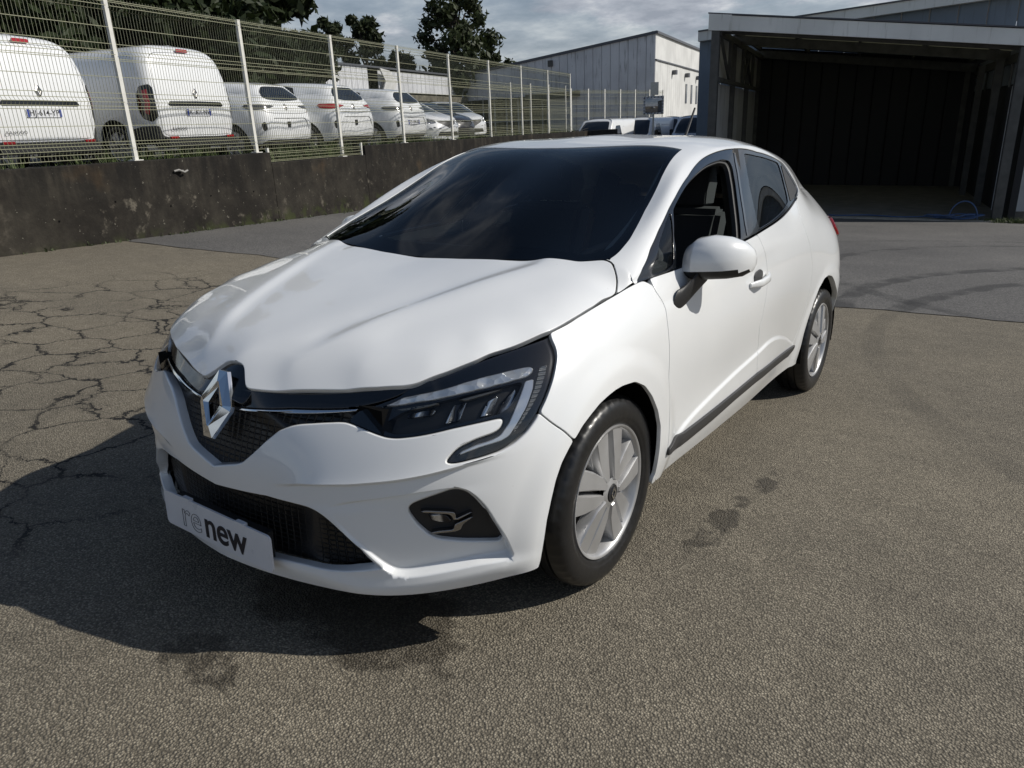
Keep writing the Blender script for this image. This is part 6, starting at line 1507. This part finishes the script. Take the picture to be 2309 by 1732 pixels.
# ------------------------------------------------------------------ other vehicles
def van_patch(hw, yf, zs, length, sx, dy, fy, tail=None):
    """shoe-shaped shell: rows bottom -> roof centre, columns end-centre -> along the side (x > 0 half)"""
    nr, nc = len(zs), len(sx); G = np.zeros((nc, nr, 3))
    for c in range(nc):
        for k in range(nr): G[c, k] = (hw[k] * sx[c], yf[k] * fy[c] + dy[c], zs[k])
        if tail is not None and c >= nc - len(tail):
            for k in range(nr): G[c, k, 0] = hw[k] * tail[c - nc + len(tail)]
    mir = np.array([-1, 1, 1.0]); Gg = np.concatenate([G[2:0:-1] * mir, G]); Gg = np.concatenate([Gg, Gg[:, -2:-4:-1] * mir], axis=1)
    d = np.linalg.norm(np.diff(Gg[:, 1:nr - 2], axis=0), axis=2).mean(1); ug = np.concatenate([[0], np.cumsum(d)]); ug -= ug[2]
    w = np.concatenate([[0], np.cumsum(np.linalg.norm(np.diff(Gg, axis=1), axis=2).mean(0))])
    def ev(u, v): return np.einsum('nc,nck->nk', spl(ug, u), np.einsum('nr,crk->nck', spl(w, v), Gg))
    p = Patch(ev, (0, ug[-1]), (0, w[nr - 1]), (0.0,), w[nr - 1])
    P, N = p.eval(np.array([[ug[-1] * .6, w[nr - 1] * .4]]))
    if N[0][0] < 0: p.sgn = -1.0
    p.wc = w[nr - 1]; p.uR = ug[-1]; return p
def both(name, panel, mat, parent): return emit(name, [panel], mat, parent, None), emit(name, [panel], mat, parent, 'flip')
def plate_rear(parent, o, text, w=.52, yell=False):
    m = MB(); m.prism(rounded_rect(w, .11, .01), 0, .006, (np.array(o), (1, 0, 0), (0, 0, 1), (0, -1, 0))); pl = m.build('number_plate', 'plate_white', parent)
    for s in (-1, 1): m = MB(); m.box(np.array(o) + [s * (w / 2 - .022), -.008, 0], (.032, .004, .10)); m.build('plate_band', 'plate_blue', pl)
    if text: place_text('lettering', text_mesh(text, .105, spacing=1.0, off=.0008), 'ink', pl, np.array(o) + [0, -.0075, 0], (1, 0, 0), (0, 0, 1))
    return pl
def place(root, p, nose, z): 
    """local +y points along nose"""
    n = np.array([nose[0], nose[1], 0.0]); n /= np.linalg.norm(n); root.location = (p[0], p[1], z); root.rotation_euler = (0, 0, math.atan2(n[1], n[0]) - math.pi / 2)
def make_kangoo(label, text):
    v = empty('panel_van', label, 'van', 'white panel vans behind the fence')
    zs = [.40, .62, .95, 1.25, 1.50, 1.66, 1.765, 1.82, 1.84]; hw = [.86, .895, .915, .892, .842, .775, .66, .34, 0]
    yf = [.02, .0, .0, .035, .085, .135, .215, .34, .40]
    sx = [0, .45, .78, .93, .985, 1.0, 1.0, 1.0, 1.0, .98]; dy = [0, .006, .030, .075, .16, .50, 1.3, 2.4, 3.1, 3.5]; fy = [1, 1, 1, .95, .8, .55, .4, .3, .25, .2]
    p = van_patch(hw, yf, zs, 4.4, sx, dy, fy); uR = p.uR
    GATE = [('uw', 0, .045), ('f', .40, .445), ('f', .70, .455), ('f', .755, .50), ('f', .772, .75), ('f', .778, 1.0), ('f', .755, 1.30), ('f', .705, 1.55), ('f', .66, 1.64), ('f', .55, 1.685), ('f', .30, 1.70), ('f', 0, 1.702)]
    LAMP = [('f', .80, .74), ('f', .815, .95), ('f', .800, 1.15), ('s', .10, 1.21), ('s', .24, 1.18), ('s', .30, 1.06), ('s', .31, .88), ('s', .26, .72), ('s', .12, .66)]
    OUT = [('uw', 0, 0), ('uw', uR, 0), ('uw', uR, p.wc), ('uw', 0, p.wc)]
    AR = [('s', .96 + .37 * math.cos(t), .10 + .40 * math.sin(t) + .22) for t in np.linspace(-.3, math.pi + .3, 14)]
    bg = p.poly(GATE, .02, 3)
    emit('body', [cut_panel(p, OUT, [bg, LAMP, AR], res=.05, step=.02, gap=.003, cham=.003, depth=.03)], 'paint', v, 'join')
    emit('tailgate', [cut_panel(p, bg, res=.04, step=.02, gap=.004, cham=.004, depth=.03)], 'paint', v, 'join')
    lm = both('tail_lamp', cut_panel(p, LAMP, res=.03, step=.012, off=.006, gap=.003, cham=.006, depth=.03), 'gloss_black', v)
    IN = [('s', .13, .76), ('s', .10, .95), ('s', .12, 1.14), ('s', .20, 1.12), ('s', .17, .95), ('s', .20, .80)]
    for i, l in enumerate(lm): emit('light_bar', [cut_panel(p, IN, res=.03, step=.012, off=.010, cham=.002, depth=.01)], 'red_lamp', l, None if i == 0 else 'flip')
    BAR = [('f', 0, .895), ('f', .56, .892), ('f', .60, .91), ('f', .56, .965), ('f', 0, .972)]
    emit('handle_bar', [cut_panel(p, BAR, res=.03, step=.012, off=.010, cham=.006, depth=.03)], 'gloss_black', v, 'join')
    BMP = [('uw', 0, .002), ('s', .9, .41), ('s', .60, .56), ('s', .30, .60), ('f', .80, .60), ('f', .765, .46), ('f', .70, .432), ('f', .4, .425), ('uw', 0, .028)]
    emit('bumper', [cut_panel(p, BMP, res=.04, step=.02, off=.012, cham=.006, depth=.05)], 'grey_plastic', v, 'join')
    m = MB(); m.box((0, .10, .34), (1.60, .3, .16)); m.build('bumper_skirt', 'black_plastic', v, bevel=.03)
    for s in (-1, 1): m = MB(); m.box((s * .62, -.02, .42), (.16, .03, .035)); m.build('reflector', 'red_lamp', v)
    m = MB(); m.prism(rounded_rect(.24, .045, .02), 0, .02, ((0, .155, 1.735), (1, 0, 0), (0, .35, 1), (0, -1, .35))); m.build('brake_light', 'red_lamp', v, smooth=False)
    plate_rear(v, (0, -.012, .80), text)
    diamond(v, (0, .008, 1.09), (1, 0, 0), (0, .13, 1), (0, -1, .13), .055, .075, .012, 'dark_chrome')
    place_text('lettering', text_mesh('KANGOO', .062, spacing=1.15), 'ink', v, (-.46, -.006, .55), (1, 0, 0), (0, 0, 1))
    for s in (1, -1): add_wheel(v, (s * .76, .96, .315), s > 0, 1.02, .4, False); add_wheel(v, (s * .76, 3.65, .315), s > 0, 1.02, .2, False)
    m = MB(); m.box((0, 1.9, .42), (1.5, 3.4, .2)); m.box((0, 3.7, .72), (1.62, 1.2, .55)); m.build('underbody', 'void', v)
    m = MB(); m.prism([(3.5, .45), (4.35, .5), (4.40, .85), (4.2, 1.0), (3.5, 1.12), (3.42, 1.8), (3.40, .5)], -.84, .84, ((0, 0, 0), (0, 1, 0), (0, 0, 1), (1, 0, 0))); m.build('nose', 'paint', v, bevel=.06)
    return v
v1 = make_kangoo('white panel van nearest the left edge, plate HJ-614-YP, seen from behind the fence', 'HJ-614-YP'); p1 = polar(-66.6, 13.3); place(v1, p1, (-.9724, -.2333), 1.05); v1.scale = (1.05,) * 3
v2 = make_kangoo('white panel van with its grey shaded flank showing, plate HK-301-NW, second from the left', 'HK-301-NW'); p2 = polar(-57.5, 14.6); place(v2, p2, (-.9724, -.2333), 1.05); v2.scale = (1.05,) * 3

DLO_UV = PU.poly(px('K', (893, 1064), (1000, 790), (1160, 380), (1330, 0)) + px('H', (300, 470), (340, 400), (420, 270), (500, 170), (580, 125), (660, 102), (735, 97), (850, 118), (950, 150), (1010, 185), (1060, 260), (1100, 330), (1109, 358), (1100, 392)) +
                 [('uw', PL.uvof(px('H', (1100, 392))[0])[0], PL.wb + .012), ('uw', PL.uvof(px('H', (845, 630))[0])[0], PL.wb + .012), ('uw', PL.uvof(px('K', (893, 1075))[0])[0], PL.wb + .012)], .03, 1)
def make_hatch(name, label, group, paint, lamp, front=True, plate=None, scale=1.0):
    v = empty(name, label, 'car', group); uR, wb, wc, uA = PL.uR, PL.wb, PL.wc, PL.uA; wr = PU.wr
    def arch(yc): return [('s', yc + .365 * math.cos(t), .30 + .375 * math.sin(t)) for t in np.linspace(math.pi + .15, -.15, 13)]
    af, ar = arch(-.03), arch(2.56)
    ua = lambda it: PL.uvof(it)[0]
    NOTCH = [('uw', uR - .60, wb), ('uw', uR - .55, wb - .05), ('uw', uR - .45, wb - .085), ('uw', uR - .2, wb - .10), ('uw', uR, wb - .105)]
    L_ = [('uw', 0, 0), ('uw', ua(af[0]), 0)] + af + [('uw', ua(af[-1]), 0), ('uw', ua(ar[0]), 0)] + ar + [('uw', ua(ar[-1]), 0), ('uw', uR, 0)] + NOTCH[::-1] + [('uw', q, wb) for q in np.linspace(uR - .7, 0, 24)]
    TL = [('uw', uR - .30, wb - .205), ('uw', uR - .48, wb - .185), ('uw', uR - .70, wb - .17), ('uw', uR - .98, wb - .17), ('uw', uR - 1.02, wb - .20), ('uw', uR - .92, wb - .255), ('uw', uR - .70, wb - .275), ('uw', uR - .46, wb - .25)]
    PR = [('uw', uR, wb - .42), ('uw', uR - .40, wb - .42), ('uw', uR - .50, wb - .60), ('uw', uR, wb - .61)]
    DIF = [('uw', uR, .004), ('uw', uR - .72, .004), ('uw', uR - .60, .075), ('uw', uR, .080)]
    SLT = [('uw', uR - .60, wb - .47), ('uw', uR - .68, wb - .50), ('uw', uR - .66, wb - .62), ('uw', uR - .58, wb - .60)]
    holes = [TL, PR, DIF, SLT]
    if front: holes += [GRF, LNF]
    sh = [('uw', uA, wr[6]), ('uw', uA, wr[9])]
    WSo = [('uw', uA, wc), ('uw', uA, wr[9]), ('uw', PL.ug[10] - .02, wr[9]), ('uw', PL.ug[10], wr[10]), ('uw', PL.ug[10], wc)]
    RWn = [('uw', uR - .60, wb), ('uw', uR - .56, wr[7] + .0), ('uw', uR - .48, wr[8] - .02), ('uw', uR - .38, wr[9] - .015), ('uw', uR - .2, wr[9] - .005), ('uw', uR, wr[9] - .002)]
    SH = [('uw', uA, wb), ('uw', uA, wr[9])] + WSo[2:] + [('uw', PL.ug[13], wc), ('uw', uR, wc)] + RWn[::-1] + [('uw', PL.ug[13], wb)]
    kw = dict(gap=.003, cham=.004, depth=.03)
    emit('body', [cut_panel(PL, L_, holes, res=.06, step=.025, **kw), cut_panel(PU, SH, [DLO_UV], res=.06, step=.025, **kw)], paint, v, 'join')
    emit('side_window', [cut_panel(PU, DLO_UV, res=.08, step=.03, off=-.006, depth=0)], 'dark_window', v, 'join')
    emit('rear_window', [cut_panel(PU, RWn + [('uw', uR, wb)], res=.05, step=.025, off=-.004, depth=0), cut_panel(PL, NOTCH + [('uw', uR, wb)], res=.05, step=.025, off=-.004, depth=0)], 'dark_window', v, 'join')
    emit('windscreen', [cut_panel(PU, WSo, res=.08, step=.03, off=-.004, depth=0)], 'dark_window', v, 'join')
    B_ = [('uw', 0, -.776), ('uw', .2, -.738), ('uw', .4, -.672), ('uw', .565, -.592), ('uw', .666, -.45), ('uw', .757, -.25), ('uw', .776, -.04), ('uw', .775, .14), ('uw', .70, .185), ('uw', .60, .172), ('uw', .36, .10), ('uw', 0, .055)]
    emit('bonnet', [cut_panel(PB, B_, res=.06, step=.03, **kw)], paint, v, 'join')
    for l in both('tail_lamp', cut_panel(PL, TL, res=.03, step=.015, off=.006, cham=.006, depth=.03), lamp, v): pass
    emit('plate_recess', [cut_panel(PL, PR, res=.05, step=.02, off=-.018, depth=0)], paint, v, 'join')
    emit('diffuser', [cut_panel(PL, DIF, res=.05, step=.02, off=-.008, depth=0)], 'black_plastic', v, 'join')
    both('bumper_slot', cut_panel(PL, SLT, res=.03, step=.015, off=-.02, depth=0), 'black_plastic', v)
    GRV = [('uw', uR, wb - .335), ('uw', uR - .35, wb - .335), ('uw', uR - .52, wb - .32), ('uw', uR - .62, wb - .27), ('uw', uR - .63, wb - .275), ('uw', uR - .53, wb - .327), ('uw', uR - .35, wb - .344), ('uw', uR, wb - .344)]
    emit('tailgate_seam', [cut_panel(PL, GRV, res=.05, step=.02, it=0, off=.001, depth=0)], 'black_plastic', v, 'join')
    q, n_ = PL.eval(np.array([[uR, wb - .22]])); diamond(v, q[0] + n_[0] * .004, (1, 0, 0), np.cross(n_[0], [-1, 0, 0]) * (1 if np.cross(n_[0], [-1, 0, 0])[2] > 0 else -1), n_[0], .045, .062, .012, 'dark_chrome')
    q, n_ = PL.eval(np.array([[uR, wb - .515]]))
    if plate:
        root = empty('plate_holder'); root.parent = v; root.location = q[0] + [0, .0, 0]; root.rotation_euler = (0, 0, math.pi)
        pl = plate_rear(root, (0, .0, 0), plate); pl.parent = v; pl.location = q[0]; pl.rotation_euler = (0, 0, math.pi); bpy.data.objects.remove(root)
    else:
        m = MB(); m.box(q[0] + [0, -.012, .0], (.08, .02, .10)); m.build('plate_bracket', 'black_plastic', v)
    if front:
        emit('grille', [cut_panel(PL, GRF, res=.05, step=.02, off=-.02, depth=0)], 'black_plastic', v, 'join')
        both('headlight', cut_panel(PL, LNF, res=.04, step=.015, off=-.004, depth=0), MAT['reflector'], v)
        INF = [('f', 0, .40), ('f', .40, .40), ('f', .48, .28), ('f', 0, .26)]
        emit('intake', [cut_panel(PL, INF, res=.05, step=.02, off=.004, cham=.002, depth=.01)], 'black_plastic', v, 'join')
    for s in (1, -1): add_wheel(v, (s * .7475, 0, .305), s > 0, 1, .3, False); add_wheel(v, (s * .7475, 2.583, .305), s > 0, 1, .9, False)
    m = MB(); m.box((0, 1.2, .30), (1.3, 3.3, .14)); m.box((0, 1.3, .6), (1.2, 2.2, .5)); m.build('underbody', 'void', v)
    for s in (1, -1):
        m = MB(); m.add(*ellip_loft([((s * .80, .6, .97), (0, 1, 0), (0, 0, 1), .03, .04, .05), ((s * .90, .6, .975), (0, 1, 0), (0, 0, 1), .09, .055, .09), ((s * 1.0, .65, .975), (0, 1, 0), (0, 0, 1), .03, .03, .04)], 12)); m.build('door_mirror', paint, v, smooth=True)
    v.scale = (scale,) * 3 if not hasattr(scale, '__len__') else scale
    return v
GRF = [('f', 0, .50), ('f', .20, .585), ('f', .38, .655), ('f', .42, .72), ('f', 0, .70)]
LNF = [('f', .46, .66), ('f', .60, .635), ('s', -.40, .665), ('s', -.34, .82), ('f', .62, .765), ('f', .48, .735)]
MAT['clear_lamp'] = simple('clear_lamp', (.10, .10, .105), .12, metal=.3, coat=.8)
MAT['dark_paint'] = simple('dark_paint', (.030, .028, .034), .25, coat=1.0)
def put(v, rear, nose, z):      # hatch local frame: nose towards -y, tail at y = 3.22
    n = np.array([nose[0], nose[1], 0.0]); n /= np.linalg.norm(n); a = math.atan2(n[1], n[0]) + math.pi / 2
    c = np.array([rear[0], rear[1], 0]) + n * 3.22 * v.scale[1]; v.location = (c[0], c[1], z); v.rotation_euler = (0, 0, a)
GH = 'white hatchbacks parked nose-in behind the fence'
h1 = make_hatch('parked_hatchback', 'white parked hatchback without a plate, next to the second van', GH, 'paint', 'clear_lamp', False)
h1.scale = (1.10,) * 3; put(h1, polar(-51.6, 16.9), (-.98, -.20), 1.0)
h2 = make_hatch('parked_hatchback', 'white parked hatchback with red tail lamps, middle of the three', GH, 'paint', 'red_lamp', False, None, (1.10, 1.10, 1.12))
put(h2, polar(-46.9, 18.3), (-.98, -.20), 1.0)
h3 = make_hatch('parked_hatchback', 'white parked hatchback with a number plate, farthest right of the three', GH, 'paint', 'clear_lamp', False, 'GZ-184-KL')
h3.scale = (1.10,) * 3; put(h3, polar(-42.8, 20.8), (-.98, -.20), 1.0)
GF = 'cars facing the yard at the far end of the fence'
def putn(v, nosept, nose, z):
    n = np.array([nose[0], nose[1], 0.0]); n /= np.linalg.norm(n); a = math.atan2(n[1], n[0]) + math.pi / 2
    c = np.array([nosept[0], nosept[1], 0]) - n * .83 * v.scale[1]; v.location = (c[0], c[1], z); v.rotation_euler = (0, 0, a)
k1 = make_hatch('parked_car', 'white car whose front shows just right of the hatchback with a plate', GF, 'paint', 'red_lamp', True); putn(k1, polar(-40.2, 23.5), (.97, .0), 1.0)
k2 = make_hatch('parked_car', 'dark purple-grey car between two white cars, facing the yard', GF, 'dark_paint', 'red_lamp', True, None, (1, 1, 1.0)); putn(k2, polar(-38.9, 26.5), (.97, .0), 1.0)
k3 = make_hatch('parked_car', 'small white car at the far end of the row with pale headlights and dark grille', GF, 'paint', 'red_lamp', True, None, (.97, .95, 1.04)); putn(k3, polar(-38.3, 30), (.93, -.25), 1.05)

def make_trafic(label):
    v = empty('delivery_van', label, 'van', 'white delivery vans in a row beyond the car')
    zs = [.35, .60, .85, 1.00, 1.12, 1.45, 1.72, 1.88, 1.955, 1.97]; hw = [.90, .945, .955, .95, .94, .875, .80, .70, .36, 0]
    yf = [.06, .0, .02, .12, .48, .82, 1.08, 1.30, 1.55, 1.65]
    sx = [0, .42, .74, .93, .99, 1.0, 1.0, 1.0, 1.0, 1.0]; dy = [0, .015, .07, .20, .50, 1.1, 2.2, 3.3, 4.6, 5.08]; fy = [1, 1, .98, .90, .65, .35, .2, .15, .1, .05]
    p = van_patch(hw, yf, zs, 5.1, sx, dy, fy); uR = p.uR
    WS = [('f', 0, 1.13), ('f', .45, 1.13), ('f', .74, 1.16), ('f', .765, 1.22), ('f', .70, 1.60), ('f', .63, 1.80), ('f', .55, 1.83), ('f', 0, 1.845)]
    SW = [('s', .95, 1.10), ('s', 1.12, 1.14), ('s', 1.42, 1.50), ('s', 1.55, 1.62), ('s', 2.0, 1.64), ('s', 2.02, 1.10)]
    HD = [('f', .50, .80), ('f', .74, .86), ('s', .34, .98), ('s', .40, .90), ('f', .80, .76), ('f', .55, .72)]
    GR = [('f', 0, .72), ('f', .46, .73), ('f', .48, .80), ('f', 0, .83)]
    IN = [('f', 0, .40), ('f', .55, .42), ('f', .60, .52), ('f', .5, .60), ('f', 0, .61)]
    AR = [('s', 1.0 + .36 * math.cos(t), .32 + .37 * math.sin(t)) for t in np.linspace(.05, math.pi - .05, 12)] + [('s', .66, .36), ('s', 1.34, .36)][:0]
    OUT = [('uw', 0, 0), ('uw', uR, 0), ('uw', uR, p.wc), ('uw', 0, p.wc)]
    kw = dict(gap=.004, cham=.006, depth=.03)
    emit('body', [cut_panel(p, OUT, [WS, SW, HD, GR, IN, AR], res=.07, step=.03, **kw)], 'paint', v, 'join')
    emit('windscreen', [cut_panel(p, WS, res=.07, step=.03, off=-.008, depth=0)], 'dark_window', v, 'join')
    both('side_window', cut_panel(p, SW, res=.07, step=.03, off=-.008, depth=0), 'dark_window', v)
    both('headlight', cut_panel(p, HD, res=.04, step=.02, off=-.004, depth=0), MAT['reflector'], v)
    emit('grille', [cut_panel(p, GR, res=.05, step=.02, off=-.01, depth=0)], 'gloss_black', v, 'join')
    emit('intake', [cut_panel(p, IN, res=.05, step=.02, off=-.02, depth=0)], 'black_plastic', v, 'join')
    RIB = [('s', 2.2, 1.03), ('s', 3.5, 1.03), ('s', 3.5, 1.60), ('s', 2.2, 1.60)]; RI2 = [('s', 2.23, 1.06), ('s', 3.47, 1.06), ('s', 3.47, 1.57), ('s', 2.23, 1.57)]
    both('panel_seam', cut_panel(p, RIB, [RI2], res=.2, step=.05, off=.002, depth=0), 'clad_grey', v)
    diamond(v, (0, -.02, .78), (1, 0, 0), (0, 0, 1), (0, -1, 0), .07, .09, .015, 'chrome')
    for s in (1, -1):
        m = MB(); m.box((s * 1.06, 1.02, 1.20), (.16, .12, .30)); m.bar((s * .93, 1.05, 1.12), (s * 1.05, 1.02, 1.16), .05); m.build('door_mirror', 'black_plastic', v, bevel=.03)
        add_wheel(v, (s * .80, 1.0, .33), s > 0, 1.06, .3, False); add_wheel(v, (s * .80, 4.1, .33), s > 0, 1.06, .1, False)
    m = MB(); m.box((0, 2.5, .42), (1.6, 4.6, .25)); m.build('underbody', 'void', v)
    m = MB(); m.box((0, 5.07, 1.15), (1.70, .04, 1.5)); m.build('rear_doors', 'paint', v, bevel=.01)
    return v
tv = make_trafic('white delivery van at the left end of the row, in front of the fence posts')
tr = [tv]
for lab in ('white delivery van second from the left in the row, paper behind the windscreen', 'white delivery van in the middle of the row, black door mirror showing', 'white delivery van second from the right in the row, grille and headlights visible', 'white delivery van at the right end of the row, half behind the wash bay'):
    c = copy_tree(tv); c['label'] = lab; tr.append(c)
for v, (a, d) in zip(tr, ((-30.2, 35.5), (-27.1, 37.5), (-25.0, 40), (-23.0, 38), (-21.2, 43))):
    q = polar(a, d); n = np.array([.05, -1.0]); v.location = (q[0], q[1], -.28); v.rotation_euler = (0, 0, math.atan2(n[1], n[0]) + math.pi / 2)
ps = polar(-27.2, 37.2)
m = MB(); m.box((.25, .75, 1.20), (.35, .02, .16)); m.build('paper_sheet', 'plate_white', tr[1])
# roof aerial of the white hatchback
m = MB(); m.tube([(0, 2.33, 1.395), (0, 2.36, 1.43), (0, 2.50, 1.625)], [.018, .010, .006], 8); m.build('aerial', 'black_plastic', CAR, smooth=True)
